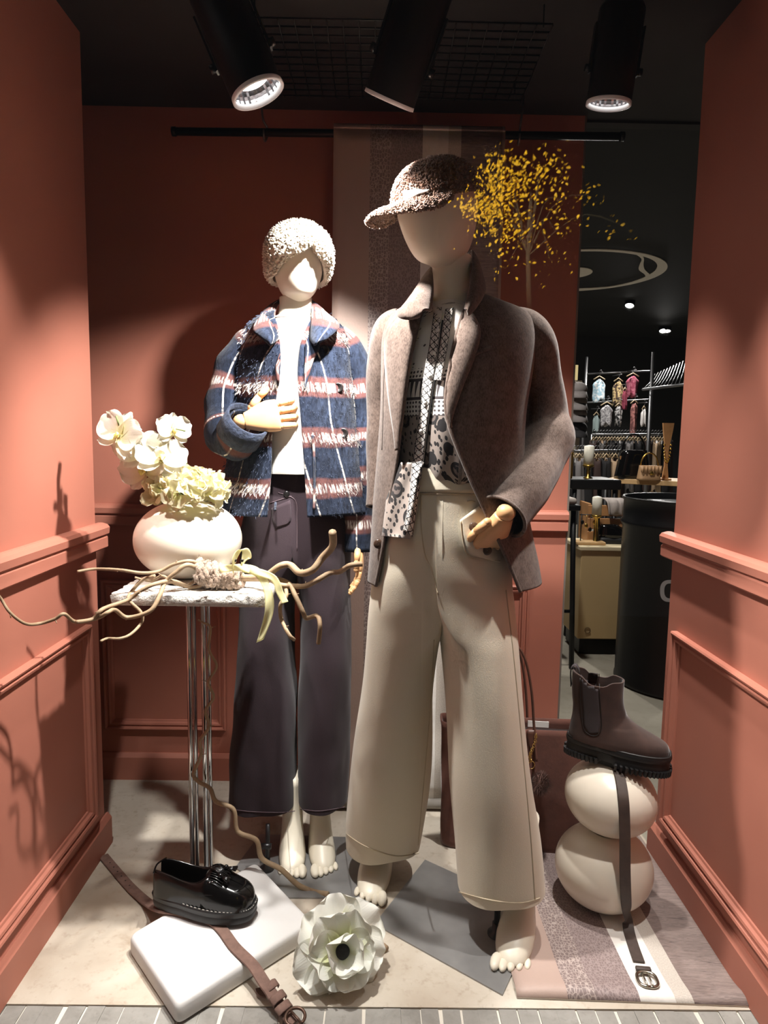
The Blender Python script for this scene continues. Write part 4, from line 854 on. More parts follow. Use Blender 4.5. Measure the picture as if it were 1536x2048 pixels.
def build_jeans():
    m = cloth_mat('cream denim', S(222, 212, 192), S(213, 203, 184), rough=0.9); root = thing('cream_jeans', 'cream wide leg jeans with stitched hems on the front mannequin', 'jeans', P(880, 1350, YF)); mb = MB(); Y = YF
    fold = lambda p, s, t: (0.009 * nz(p, 6, 6, 2.6, 12.0)) * min(1, s * 2.0) + 0.006 * math.sin(p.x * 42 + 2.5 * nz(p, 2.5)) * max(0, s - .4) + 0.0035 * math.sin(p.z * 60 + 40 * abs(p.x - .12)) * math.exp(-((s - .27) / .07) ** 2)
    L = [(930, 790, 872, Y, .105, 1), (960, 784, 872, Y, .110, 1), (1010, 772, 870, Y, .120, 1), (1090, 756, 868, Y, .132, 1), (1180, 744, 872, Y + .01, .132, 1), (1240, 737, 877, Y + .03, .128, .75), (1290, 732, 874, Y + .05, .122, .3), (1400, 720, 867, Y + .09, .118, 0), (1540, 703, 857, Y + .14, .105, 0), (1640, 692, 845, Y + .175, .097, 0), (1686, 691, 838, Y + .19, .095, 0)]
    Rr = [(930, 985, 872, Y, .105, 1), (960, 992, 872, Y, .110, 1), (1010, 1004, 870, Y, .120, 1), (1090, 1016, 868, Y, .132, 1), (1180, 1024, 872, Y, .132, 1), (1240, 1029, 879, Y - .005, .128, .75), (1290, 1034, 883, Y - .01, .122, .3), (1400, 1045, 890, Y - .02, .118, 0), (1540, 1060, 898, Y - .03, .108, 0), (1660, 1075, 910, Y - .03, .098, 0), (1750, 1082, 917, Y - .03, .095, 0), (1766, 1083, 918, Y - .03, .095, 0)]
    for rows, sd in ((L, 1), (Rr, -1)):
        G, UV = trouser_leg(rows, 100, sd, 72, fold); mb.grid(G, True, UV)
    mb.build('legs', m, root, solid=0.003, angle=1.0); bv = mb.bvh(); ms = M('sand stitching', S(186, 172, 148), 0.8)
    b = MB().grid(patch([((800, 936), (975, 936)), ((802, 984), (985, 986))], bv, 6, 40, .004, 0.001, 1.44)); b.build('waistband', m, root, solid=0.0025); bw = b.bvh()
    seam(bv, [(803, 987), (880, 988), (985, 990)], .0012, ms, 'waist_seam', root, .003, dflt=1.43)
    seam(bv, [(842, 990), (842, 1050), (850, 1110), (864, 1140), (876, 1190)], .0014, ms, 'fly_seam', root, .001, dflt=1.43)
    MB().grid(patch([((920, 1040), (968, 1005)), ((924, 1075), (992, 1060)), ((936, 1108), (1002, 1106)), ((950, 1112), (1000, 1126))], bv, 16, 10, .006, .004, 1.43)).build('slanted_pocket', m, root, solid=0.003)
    seam(bv, [(921, 1042), (925, 1078), (936, 1110), (970, 1118), (1000, 1122)], .0014, ms, 'pocket_seam', root, .007, dflt=1.42)
    M_B3 = M('horn trouser button', S(84, 66, 54), 0.25)
    for px, py in ((974, 1101), (947, 1054)):
        MB().lathe(hook(px, py, bv, .012, 1.42), [(0.001, -.004), (.009, -.003), (.0105, 0), (.009, .003), (.001, .002)], 20, Matrix.Rotation(PI / 2, 3, 'X')).build('button', M_B3, root)
    MB().tube([hook(x, y, bv, .003, 1.42) for x, y in ((935, 1002), (943, 1001), (950, 1003))], .0016, 6).build('buttonhole', ms, root)
    for pts in ([(693, 1668), (730, 1692), (790, 1712), (838, 1706)], [(918, 1784), (980, 1800), (1040, 1806), (1080, 1796)]): seam(bv, pts, .0016, ms, 'hem_seam', root, .001, dflt=1.5)
    seam(bv, [(1012, 1180), (1028, 1320), (1045, 1500), (1062, 1680), (1070, 1800)], .0016, ms, 'side_seam', root, .001, 40, 1.5); seam(bv, [(868, 1280), (860, 1420), (848, 1560), (836, 1690)], .0012, ms, 'inseam', root, .001, 30, 1.6)
build_jeans()
# ---------------------------------------------------------------- pedestal table, vase, flowers, branches
M_CREAM = M('cream lacquer', S(222, 212, 196), 0.28, var=(3, .03), spec=0.5)
M_CHROME = M('polished chrome tube', S(205, 205, 205), 0.12, metal=1.0)
ZTAB = 0.832
def build_table():
    a, b = PZ(214, 1190, ZTAB), PZ(536, 1188, ZTAB); c, d = PZ(545, 1152, ZTAB), PZ(276, 1150, ZTAB); x0, x1, y0, y1 = a.x, b.x, (a.y + b.y) / 2, a.y + 0.21
    k = NT('rough white plaster'); co = k.coord(); f = k.noise(co, 26, 6, .7); k.P(Base_Color=k.ramp(f, [(0.3, S(212, 206, 196)), (0.6, S(232, 228, 220))]), Roughness=0.85); k.bump(f, 0.9, 0.02)
    root = thing('pedestal_table', 'tall narrow display table with rough white plaster top and two chrome legs', 'table', ((x0 + x1) / 2, (y0 + y1) / 2, 0))
    rn = random.Random(5); G = []; nx, ny = 44, 26
    def edge(t): return 0.006 * noise.noise(Vector((t * 60, 1.3, 2.0))) + 0.003 * noise.noise(Vector((t * 180, 4.3, 2.0)))
    per = []
    for i in range(nx): per.append((x0 + (x1 - x0) * i / nx, y0))
    for i in range(ny): per.append((x1, y0 + (y1 - y0) * i / ny))
    for i in range(nx): per.append((x1 - (x1 - x0) * i / nx, y1))
    for i in range(ny): per.append((x0, y1 - (y1 - y0) * i / ny))
    cx, cy = (x0 + x1) / 2, (y0 + y1) / 2; rings = []
    for z, ins in ((ZTAB - 0.028, 0.004), (ZTAB - 0.024, 0.0), (ZTAB - 0.014, 0.001), (ZTAB - 0.005, -0.001), (ZTAB - 0.001, 0.003), (ZTAB, 0.012), (ZTAB, 0.05), (ZTAB, .11)):
        row = []
        for j, (x, y) in enumerate(per):
            e = edge(j / len(per) * 3 + z * 3) * (1 if z > ZTAB - .026 else .4) + ins; dx, dy = x - cx, y - cy; hx, hy = (x1 - x0) / 2, (y1 - y0) / 2
            row.append((cx + dx * (1 - max(0, e) / hx) - (0 if abs(dx) < hx - 1e-6 else math.copysign(min(0, e), dx)) * 1, cy + dy * (1 - max(0, e) / hy) - (0 if abs(dy) < hy - 1e-6 else math.copysign(min(0, e), dy)), z - (0.004 * abs(noise.noise(Vector((x * 30, y * 30, 0)))) if z > ZTAB - .002 and ins < .02 else 0)))
        rings.append(row)
    MB().grid(rings, True, None, True, True).build('table_top', k.m, root, angle=1.0)
    MB().box((P(392, 1400, 1.705).x, 1.705, 0.006), (0.10, 0.07, 0.012)).build('foot_plate', M_PLATE, root, smooth=False)
    for px in (378, 407):
        t = P(px, 1300, 1.70); xx = t.x
        leg = MB().tube([(xx, 1.70, 0.012), (xx, 1.70, ZTAB - 0.028)], 0.0062, 16).build('leg', M_CHROME, root)
        MB().tube([(xx + .0115, 1.707, 0.012), (xx + .0115, 1.707, ZTAB - 0.028)], 0.005, 14).build('leg', M_CHROME, root)
build_table()
VC = P(377, 1078, 1.69); VRX, VRZ = 0.132, 0.098; VC.z = ZTAB + VRZ * 0.955
def build_vase():
    root = thing('round_vase', 'large glossy cream round vase standing on the plaster table top', 'vase', (VC.x, VC.y, ZTAB)); prof = []
    for i in range(40):
        a = -PI / 2 + 0.30 + (PI - 0.30 - 0.30) * i / 39; prof.append((VRX * math.cos(a) ** 0.94, VRZ * math.sin(a)))
    prof = [(0.001, prof[0][1])] + prof; r1, z1 = prof[-1]; prof += [(r1 - .004, z1 + .003), (r1 - .009, z1), (r1 - .006, z1 - .012)] + [(max(.001, (VRX - .008) * math.cos(a)), (VRZ - .008) * math.sin(a)) for a in np.linspace(PI / 2 - .4, -PI / 2 + .01, 20)]
    MB().lathe(VC, prof, 64).build('body', M_CREAM, root)
build_vase()
def petal_mat(name, tip, base, sub=0.15):
    k = NT(name); u, v, _ = k.sep(k.coord('UV')); f = k.noise(k.map(k.coord('UV'), (30, 3, 1)), 1.0, 3)
    c = k.ramp(v, [(0.0, base), (0.55, tip)]); k.P(Base_Color=c, Roughness=0.6, Specular_IOR_Level=0.25); k.bump(f, 0.25, 0.003)
    tl = k.n('ShaderNodeBsdfTranslucent', {'Color': c}); mx = k.n('ShaderNodeMixShader', {0: 0.25, 1: k.b.outputs[0], 2: tl}); k.t.links.new(mx.outputs[0], k.out.inputs[0]); return k.m
M_ORCH = petal_mat('white silk petal', S(240, 236, 222), S(226, 220, 170)); M_HYD = petal_mat('cream silk petal', S(238, 232, 200), S(216, 214, 150)); M_YEL = M('yellow flower heart', S(222, 200, 120), 0.6); M_STEM = M('green flower stem', S(104, 116, 66), 0.6)
def petal(c, d, nrm, L, W, cup=0.15, ruf=0.08, seed=0.0, nu=9, nv=7, tipw=0.6, back=0.0, fq=2.3):
    """ruffled petal: base c, direction d, face normal nrm"""
    c, d, nrm = Vector(c), Vector(d).normalized(), Vector(nrm); nrm = (nrm - d * nrm.dot(d)).normalized(); s = d.cross(nrm); G = []; UV = []
    for i in range(nu):
        v = i / (nu - 1); wv = W * (math.sin(PI * min(1, v * 0.80 + 0.06)) ** tipw) * (1 if v < .92 else 1 - (v - .92) * 4); row = []; uv = []
        for j in range(nv):
            u = j / (nv - 1) * 2 - 1; r = ruf * L * (noise.noise(Vector((u * fq + seed, v * fq, seed * 1.7))) + .35 * math.sin(6 * u + seed * 5) * v) * v
            row.append(c + d * (L * v * (1 - .12 * u * u * v)) + s * (u * wv / 2) + nrm * (cup * L * (u * u * .9 - v * v * back) + r)); uv.append(((u + 1) / 2, v))
        G.append(row); UV.append(uv)
    return MB().grid(G, False, UV)
def build_flowers():
    rn = random.Random(31)
    # orchid spray
    root = thing('orchid_spray', 'spray of white silk orchid blooms leaning left out of the round vase', 'flower', (VC.x, VC.y, VC.z + VRZ))
    blooms = [((240, 872), (-.35, -1, .25), .056), ((286, 905), (.1, -1, .35), .050), ((345, 862), (.75, -.7, .1), .040), ((322, 918), (.45, -1, .5), .052), ((292, 940), (-.2, -1, .0), .054), ((262, 893), (-.5, -1, -.2), .046)]
    base = VC + Vector((0.0, -0.01, VRZ * 0.8)); prev = []
    for bi, (pix, nr, r) in enumerate(blooms):
        c = P(*pix, 1.605 + 0.012 * (bi % 3)); n = Vector(nr).normalized(); t = Vector((0, 0, 1)); t = (t - n * t.dot(n)).normalized(); s = n.cross(t); spin = rn.uniform(-.4, .4)
        bl = MB().ell(c - n * .004, (.007, .007, .007)).build('bloom', M_STEM, root)
        for k, (a, L, W) in enumerate(((0.0, 1.0, .62), (2.1, 1.0, .6), (-2.1, 1.0, .6), (1.15, 1.12, 1.15), (-1.15, 1.12, 1.15))):
            a += spin; d = t * math.cos(a) + s * math.sin(a); petal(c + n * (.002 if k > 2 else -.001), d + n * (.12 if k > 2 else .02), n, r * L * 1.12, r * W * 1.2, .10, .14, rn.uniform(0, 50), 10, 9, .55, .2).build('petal', M_ORCH, bl)
        petal(c + n * .004, -t * .6 + n * .9, t + n * .4, r * .42, r * .36, .35, .05, rn.uniform(0, 9), 7, 7).build('lip', M_YEL, bl)
        MB().ell(c + n * .010, (.005, .005, .008), None, 8, 6).build('column', M_YEL, bl)
        MB().tube([base, base.lerp(c, .5) + Vector((0.01, 0.02, .03)), c + Vector((0, .018, .006)), c - n * .004], [.0022, .0018, .0014, .0012], 6, smooth=14).build('stem', M_STEM, root)
    for pix, e in (((232, 832), (240, 858)), ((370, 862), (352, 858))): MB().tube([P(*e, 1.61), P(*pix, 1.60)], [.0014, .0022], 6).build('bud', M_STEM, root)
    # big ball of cream petals at the mouth of the vase
    root = thing('hydrangea_head', 'cream yellow ball of ruffled silk petals filling the mouth of the round vase', 'flower', (VC.x, VC.y, VC.z + VRZ))
    hc = P(381, 980, 1.645)
    for i in range(120):
        u = i / 119; th = i * 2.39996; z = 1 - 1.45 * u; rr = math.sqrt(max(0, 1 - z * z)); n = Vector((rr * math.cos(th), rr * math.sin(th), z)); p = hc + Vector((n.x * .072, n.y * .06, n.z * .036)); up_ = Vector((0, 0, 1)); a = rn.uniform(0, 6.28)
        t = n.cross(Vector((.3, .2, 1))).normalized(); b = n.cross(t); d = t * math.cos(a) + b * math.sin(a) + n * rn.uniform(.2, .9); petal(p, d, n, rn.uniform(.028, .038), rn.uniform(.034, .044), .20, .24, rn.uniform(0, 90), 6, 6, .5, .1).build('petal', M_HYD, root)
    hl = P(318, 985, 1.63)
    for i in range(16):
        a = rn.uniform(0, 6.28); d = Vector((-.6 + .8 * math.cos(a), -.5 + .4 * math.sin(a), .8 * math.sin(a * 1.7))); petal(hl + Vector((rn.uniform(-.012, .025), rn.uniform(-.01, .01), rn.uniform(-.012, .014))), d, (0.1, -1, .4), .034, .034, .22, .22, rn.uniform(0, 90), 6, 6, .5).build('petal', M_HYD, root)
    MB().tube([hc - Vector((0, 0, .02)), VC + Vector((0, 0, 0.02)), VC - Vector((0, 0, .06))], .004, 8).build('stem', M_STEM, root)
build_flowers()
def bark_mat():
    k = NT('pale willow bark'); co = k.coord(); f = k.noise(k.map(co, (40, 40, 40)), 1.0, 4, .7); g = k.noise(co, 9, 3)
    k.P(Base_Color=k.mix(f, k.mix(g, S(196, 176, 144), S(150, 122, 92)), S(118, 92, 68)), Roughness=0.7); k.bump(f, .4, .003); return k.m
M_BARK = bark_mat()
def build_branches():
    root = thing('willow_bundle', 'bundle of curly bare willow twigs bound with grey wool lying across the plaster table', 'branches', P(430, 1160, 1.58)); Y0 = 1.60
    B_ = [([(155, 1143), (190, 1138), (240, 1140), (285, 1146), (320, 1142), (350, 1128), (385, 1123), (425, 1142)], (1.50, 1.60), (.0030, .0050)),
          ([(-25, 1165), (0, 1195), (20, 1225), (50, 1247), (80, 1247), (110, 1238), (128, 1228), (152, 1244), (195, 1236), (215, 1225), (230, 1220), (255, 1235), (300, 1222), (320, 1190), (330, 1165), (352, 1145), (376, 1130), (410, 1145)], (1.30, 1.58), (.0026, .0058)),
          ([(152, 1244), (185, 1238), (200, 1222), (215, 1214), (255, 1200), (280, 1182), (310, 1168), (345, 1162), (385, 1175), (420, 1162)], (1.40, 1.59), (.0040, .0050)),
          ([(202, 1282), (215, 1277), (240, 1277), (262, 1268), (283, 1245), (282, 1225), (258, 1200), (262, 1185), (285, 1160), (310, 1152)], (1.42, 1.56), (.0026, .0046)),
          ([(270, 1155), (300, 1162), (325, 1152), (345, 1165), (370, 1172), (392, 1164), (430, 1165)], (1.54, 1.60), (.0026, .0042)),
          ([(430, 1150), (500, 1155), (530, 1152), (560, 1132), (580, 1130), (600, 1146), (625, 1140), (645, 1115), (665, 1092), (665, 1064)], (1.60, 1.48), (.0072, .0085)),
          ([(430, 1160), (500, 1158), (540, 1160), (560, 1170), (585, 1172), (610, 1172), (635, 1160), (660, 1146), (680, 1143), (700, 1131), (725, 1128)], (1.60, 1.46), (.0068, .0056)),
          ([(530, 1152), (575, 1165), (590, 1190), (605, 1222), (613, 1236), (634, 1232), (640, 1252), (637, 1287)], (1.56, 1.50), (.0056, .0052)),
          ([(540, 1158), (565, 1165), (573, 1190), (561, 1210), (562, 1235), (570, 1255), (580, 1272), (588, 1279)], (1.56, 1.52), (.0050, .0044))]
    for pts, (ya, yb), (ra, rb) in B_:
        n = len(pts); path = [P(x, y, -.035 + ya + (yb - ya) * i / (n - 1) + .012 * math.sin(i * 1.9)) for i, (x, y) in enumerate(pts)]
        mb = MB().tube(path, list(np.linspace(ra, rb, n)), 8, smooth=n * 7)
        for i in range(2, n - 2, 3):                # little side spurs
            d = Vector((R.uniform(-1, 1), R.uniform(-.5, .5), R.uniform(-1, 1))).normalized(); mb.tube([path[i], path[i] + d * .011], [.0016, .0008], 5)
        mb.build('twig', M_BARK, root)
    # wool binding: wound loops plus loose fibre
    M_WOOL = M('grey brown wool roving', S(142, 122, 106), 0.95, var=(30, .3), bump=(90, .7), sheen=.3); a, b = P(398, 1146, 1.552), P(478, 1158, 1.552); ax = (b - a).normalized(); e1 = Vector((0, -1, 0)); e2 = ax.cross(e1); path = []; rad = []
    for i in range(220):
        t = i / 219; an = t * 2 * PI * 13; rr = .022 + .005 * math.sin(i * 1.7) + .003 * math.sin(i * .6) - .004 * t; path.append(a.lerp(b, t + .10 * math.sin(i * .37) + .03 * math.sin(i * 1.3)) + e1 * rr * math.cos(an) + e2 * rr * math.sin(an)); rad.append(.0078 + .002 * math.sin(i * 2.3))
    mb = MB().tube(path, rad, 8); wo = mb.build('wool_binding', M_WOOL, root)
    core = MB().tube([a, b], .022, 12); core.build('wool_core', M_WOOL, wo)
    rn = random.Random(6); fz = MB()
    for p, nn in scatter(mb, 2200, rn):
        d = Vector((rn.uniform(-1, 1), rn.uniform(-1, .3), rn.uniform(-1, 1))).normalized(); q = p + d * .008; t = d.cross(nn)
        if t.length < 1e-5: continue
        t = t.normalized() * .0004; e = q + Vector((rn.uniform(-1, 1), rn.uniform(-1, 1), rn.uniform(-1, 1))) * .007; fz.add([p - t, p + t, q + t, q - t, e], [(0, 1, 2, 3), (3, 2, 4)])
    fz.build('wool_fibres', M_WOOL, wo, kind='stuff')
    # sheer yellow-green ribbon: loops and a long tail
    k = NT('sheer lime ribbon'); u, v, _ = k.sep(k.coord('UV')); k.P(Base_Color=S(228, 222, 178), Roughness=.5); tl = k.n('ShaderNodeBsdfTranslucent', {'Color': S(214, 208, 148)}); tr = k.n('ShaderNodeBsdfTransparent', {'Color': (1, 1, .92, 1)}); m1 = k.n('ShaderNodeMixShader', {0: .35, 1: k.b.outputs[0], 2: tl}); m2 = k.n('ShaderNodeMixShader', {0: .30, 1: m1.outputs[0], 2: tr}); k.t.links.new(m2.outputs[0], k.out.inputs[0])
    def ribbon(pts, wd, par, wave=.0):
        A = resample(np.array([[*P(x, y, Y - .032), wx, wy, wz] for (x, y, Y), (wx, wy, wz) in pts], float), 30); G = []
        for i, q in enumerate(A):
            s = Vector(q[3:6]).normalized(); c = Vector(q[:3]); G.append([c + s * wd * (t - .5) + Vector((0, -wave * math.sin(PI * t + i * .4), 0)) for t in np.linspace(0, 1, 6)])
        return MB().grid(G).build('ribbon', k.m, par, solid=.0004)
    rb = ribbon([((468, 1140, 1.535), (0, .2, 1)), ((474, 1108, 1.53), (.5, .7, .4)), ((486, 1098, 1.54), (.6, .8, 0)), ((494, 1110, 1.55), (.5, .7, -.4)), ((484, 1138, 1.54), (0, .3, 1))], .030, root, .003)
    ribbon([((440, 1138, 1.54), (.1, .1, 1)), ((462, 1136, 1.53), (0, .1, 1)), ((490, 1136, 1.53), (0, .2, 1)), ((520, 1150, 1.54), (.3, .2, 1))], .016, rb, .003)
    ribbon([((484, 1136, 1.54), (0, .1, 1)), ((515, 1145, 1.525), (.4, .1, .8)), ((535, 1180, 1.51), (1, .1, .2)), ((538, 1225, 1.50), (1, .2, .1)), ((520, 1282, 1.50), (1, .3, .5))], .019, rb, .003)
    ribbon([((500, 1140, 1.53), (.2, .1, 1)), ((545, 1155, 1.51), (.6, .1, .5)), ((560, 1185, 1.505), (1, .2, 0)), ((570, 1205, 1.50), (1, .2, .3))], .016, rb, .002)
    for px in (470, 484): MB().ell(P(px, 1121, 1.498), (.004, .003, .004), None, 8, 6).build('ribbon_bead', M('dark bead', S(30, 24, 20), .3), rb)
    # one long twig winding down the table leg to the floor
    V = [(396, 1240), (408, 1246), (421, 1256), (418, 1299), (433, 1332), (417, 1364), (427, 1394), (411, 1422), (418, 1453), (400, 1482), (402, 1510), (387, 1547), (397, 1563), (420, 1577), (432, 1603), (466, 1618), (472, 1654), (481, 1667), (513, 1681), (524, 1717), (562, 1739), (596, 1770), (628, 1784), (656, 1789)]
    root2 = thing('willow_branch', 'long wavy bare willow branch winding down the chrome legs onto the floor', 'branch', P(656, 1789, 1.65)); n = len(V); path = []
    for i, (x, y) in enumerate(V):
        t = i / (n - 1); path.append(P(x, y, 1.682 - .05 * max(0, t - .55)))
    e = PZ(656, 1789, .008); path[-1] = e
    mb = MB().tube(path, [.0022 + .0052 * (i / (n - 1)) ** .8 for i in range(n)], 9, smooth=n * 8)
    for i in (2, 5, 8, 10, 12): mb.tube([path[i], path[i] + Vector((.014 * (-1) ** i, -.004, .006))], [.0016, .0008], 5)
    mb.build('stem', M_BARK, root2)
build_branches()

# ---------------------------------------------------------------- floor pieces: foam block, loafer, belt, big anemone
def build_block():
    h = 0.046; C = [PZ(257, 1868, h), PZ(354, 2012, h), PZ(627, 1842, h), PZ(512, 1722, h)]
    C = [Vector((p.x, p.y, 0)) for p in C]; cen = sum(C, Vector()) / 4; root = thing('foam_block', 'white rounded foam block lying on the floor under the black loafer', 'block', cen); prof = [(0.0, .006), (.0, .012), (.004, .003)]
    G = []
    for z, ins in ((0.001, .006), (.004, .001), (.010, 0), (h - .012, 0), (h - .005, .002), (h - .001, .006), (h, .014), (h, .07)):
        row = []
        for i in range(4):
            a, b, c = C[i - 1], C[i], C[(i + 1) % 4]; rd = .016
            p0, p1 = b + (a - b).normalized() * rd, b + (c - b).normalized() * rd
            for t in np.linspace(0, 1, 6): q = (p0.lerp(b, t)).lerp(b.lerp(p1, t), t); row.append(q + (cen - q).normalized() * ins * 1.3 + Vector((0, 0, z)))
            for t in np.linspace(.12, .88, 7): row.append((p1.lerp(c + (b - c).normalized() * rd, t)) + (cen - (p1.lerp(c, t))).normalized() * ins + Vector((0, 0, z)))
        G.append(row)
    MB().grid(G, True, None, True, True).build('foam_body', M('white foam board', S(206, 204, 202), 0.75, bump=(180, .12, .002)), root)
    return h
HB = build_block()
M_PATENT = M('black patent leather', S(10, 9, 9), 0.16, spec=0.35, coat=0.15); M_RUB = M('black rubber sole', S(20, 19, 19), 0.55); M_STITCH = M('grey welt stitch', S(150, 146, 140), .8)
def shoe_frame(pos, toe_dir, roll=0.0):
    m = frame(toe_dir, (0, 0, 1)); return lambda x, y, z: Vector(pos) + m @ Vector((x, y, z)), m
def foot_outline(L, W, n=48, grow=0.0):           # sole outline in local x (heel 0 to toe L), y
    pts = []
    for j in range(n):
        a = 2 * PI * j / n; x = L / 2 - (L / 2 + grow) * math.cos(a); t = min(1, max(0, x / L)); hw = W / 2 * (0.74 + 0.30 * math.sin(PI * (t - .30) / 1.05) if t > .30 else 0.74 + .02 * t); hw *= (1 - .0 * t); e = abs(math.sin(a)) ** .62; pts.append((x, math.copysign((hw + grow) * e, math.sin(a)) if abs(math.sin(a)) > 1e-6 else 0.0))
    return pts
def build_loafer():
    heel, toe = PZ(322, 1806, HB + .004), PZ(505, 1836, HB + .004); d = toe - heel; d.z = 0; L = 0.252; toe_dir = Vector((d.x, d.y, 0)).normalized(); pos = Vector((heel.x, heel.y, HB + .006)) - toe_dir * .012
    T, m = shoe_frame(pos, toe_dir); root = thing('tassel_loafer', 'shiny black patent loafer with tassels and thick sole on the white block', 'shoe', pos); W = .094
    # sole: thick lugged slab
    G = []
    for z, g in ((0.0, -.003), (.003, .002), (.014, .004), (.020, .002), (.022, .004), (.033, .006), (.036, .004), (.037, -.004)): G.append([T(x, y, z + (.004 * max(0, x / L - .75) * 4 if z < .004 else 0)) for x, y in foot_outline(L, W, 72, g)])
    so = MB().grid(G, True, None, True, True).build('sole', M_RUB, root, angle=.7)
    ol = foot_outline(L, W, 150, .0035); mb = MB()
    for j in range(0, 150, 2):
        if 30 < j < 120: mb.tube([T(ol[j][0], ol[j][1], .0375), T(ol[j + 1][0], ol[j + 1][1], .0375)], .0011, 5)
    mb.build('welt_stitching', M_STITCH, so)
    for j in range(0, 60): pass
    # upper as cross-sections along the length: outer wall, rim, inner wall
    secs = [(0.006, .024, .060, .80, .3), (.018, .032, .064, .78, .3), (.05, .036, .060, .80, 0), (.09, .039, .052, .82, 0), (.12, .043, .052, .72, 0), (.142, .045, .064, .40, 0), (.152, .046, .066, .05, 0), (.172, .047, .060, .02, 0), (.20, .046, .050, .02, 0), (.228, .040, .040, .02, 0), (.244, .028, .028, .02, 0), (.251, .010, .014, .02, 0)]
    Gs = []
    for x, hw, ht, gap, _ in resample(secs, 54):
        gap = max(.015, gap); row = []; z0 = .036; n = 18
        for s in (-1, 1):
            seq = []
            for i in range(n):                     # outer wall from sole to rim
                t = i / (n - 1); a = t * PI / 2; yy = hw * (math.cos(a) ** .55 * (1 - gap) + gap * (1 - .10 * t)); seq.append((s * yy, z0 + ht * math.sin(a) ** (.9)))
            ins = [(s * max(0.001, hw * gap * .93 - .003), z0 + ht - .004), (s * max(.001, hw * gap * .90 - .004), z0 + ht * .5), (s * max(.0005, hw * gap * .80 - .004), z0 + .006 if gap > .3 else z0 + ht * .8)]
            seq += ins; row.append(seq)
        full = row[0] + row[1][::-1]; Gs.append([T(x, y, z) for y, z in full])
    MB().grid(Gs, True, None, True, True).build('upper', M_PATENT, root, angle=1.2)
    def top(x, y, off=0.0):                        # height of the vamp
        A = resample(secs, 54); i = int(np.argmin(abs(A[:, 0] - x))); hw, ht = A[i][1], A[i][2]; q = min(1, abs(y) / hw); return T(x, y, .036 + ht * math.sqrt(max(0, 1 - q ** 2.4)) + off)
    # raised apron seam, saddle strap, fringe and tassels
    ap = [(.135, -.040), (.165, -.040), (.20, -.034), (.222, -.018), (.228, 0), (.222, .018), (.20, .034), (.165, .040), (.135, .040)]; A = resample(np.array(ap), 40); MB().tube([top(x, y, .001) for x, y in A], .0026, 7).build('apron_seam', M_PATENT, root)
    G = [[top(x, y, .003 + .002 * math.sin(PI * (y / .044 + 1) / 2)) for y in np.linspace(-.046, .046, 18)] for x in np.linspace(.138, .168, 6)]; MB().grid(G).build('saddle_strap', M_PATENT, root, solid=.002)
    fr = MB()
    for i in range(14):
        y = -.030 + .060 * i / 13; fr.tube([top(.150, y, .006), top(.168, y * 1.03, .008), top(.186 + .003 * math.sin(i * 3), y * 1.08, .005)], .0024, 6, smooth=8, flat=.5)
    fr.build('kiltie_fringe', M_PATENT, root)
    for s in (-1, 1):
        p0 = top(.146, s * .006, .010); p1 = top(.176, s * .016, .012); kn = MB().ell(p1, (.0062, .0062, .0062)).tube([p0, p0.lerp(p1, .5) + Vector((0, 0, .006)), p1], .0018, 6, smooth=8).build('tassel', M_PATENT, root)
        ts = MB()
        for i in range(10):
            a = 2 * PI * i / 10; d_ = m @ Vector((.024, s * .006 + .007 * math.cos(a), .003 * math.sin(a) - .004)); ts.tube([p1, p1 + d_], [.0016, .0024], 5)
        ts.build('tassel_skirt', M_PATENT, kn)
    for i in range(5): MB().ell(top(.142 + i * .0065, -.034 + .002 * i, .0055), (.0026, .0026, .0022), None, 8, 6).build('stud', M('gunmetal stud', S(120, 116, 112), .25, metal=1), root)
    MB().tube([T(x, y, z) for x, y, z in ((.012, -.030, .036 + .060), (.004, 0, .036 + .062), (.012, .030, .036 + .060))], .0022, 6, smooth=12).build('topline_piping', M_PATENT, root)
build_loafer()
def strap(path, width, upvs, name, mat, parent, thick=.0028, n=60, close=False):
    A = resample(np.array([[*p, *u] for p, u in zip(path, upvs)], float), n); Gr = []; uv = []; L = 0
    for i, a in enumerate(A):
        c = Vector(a[:3]); t = Vector(A[min(i + 1, n - 1)][:3]) - Vector(A[max(i - 1, 0)][:3]); t.normalize(); u = Vector(a[3:6]); s = t.cross(u).normalized(); nn = s.cross(t)
        if i: L += (c - Vector(A[i - 1][:3])).length
        w2 = width / 2; Gr.append([c + s * w2 * e + nn * z for e, z in ((-1, .0), (-.92, thick), (.92, thick), (1, 0), (.92, -.0004), (-.92, -.0004))]); uv.append([(e, L) for e in range(6)])
    return MB().grid(Gr, True, uv, True, True).build(name, mat, parent, angle=.9)
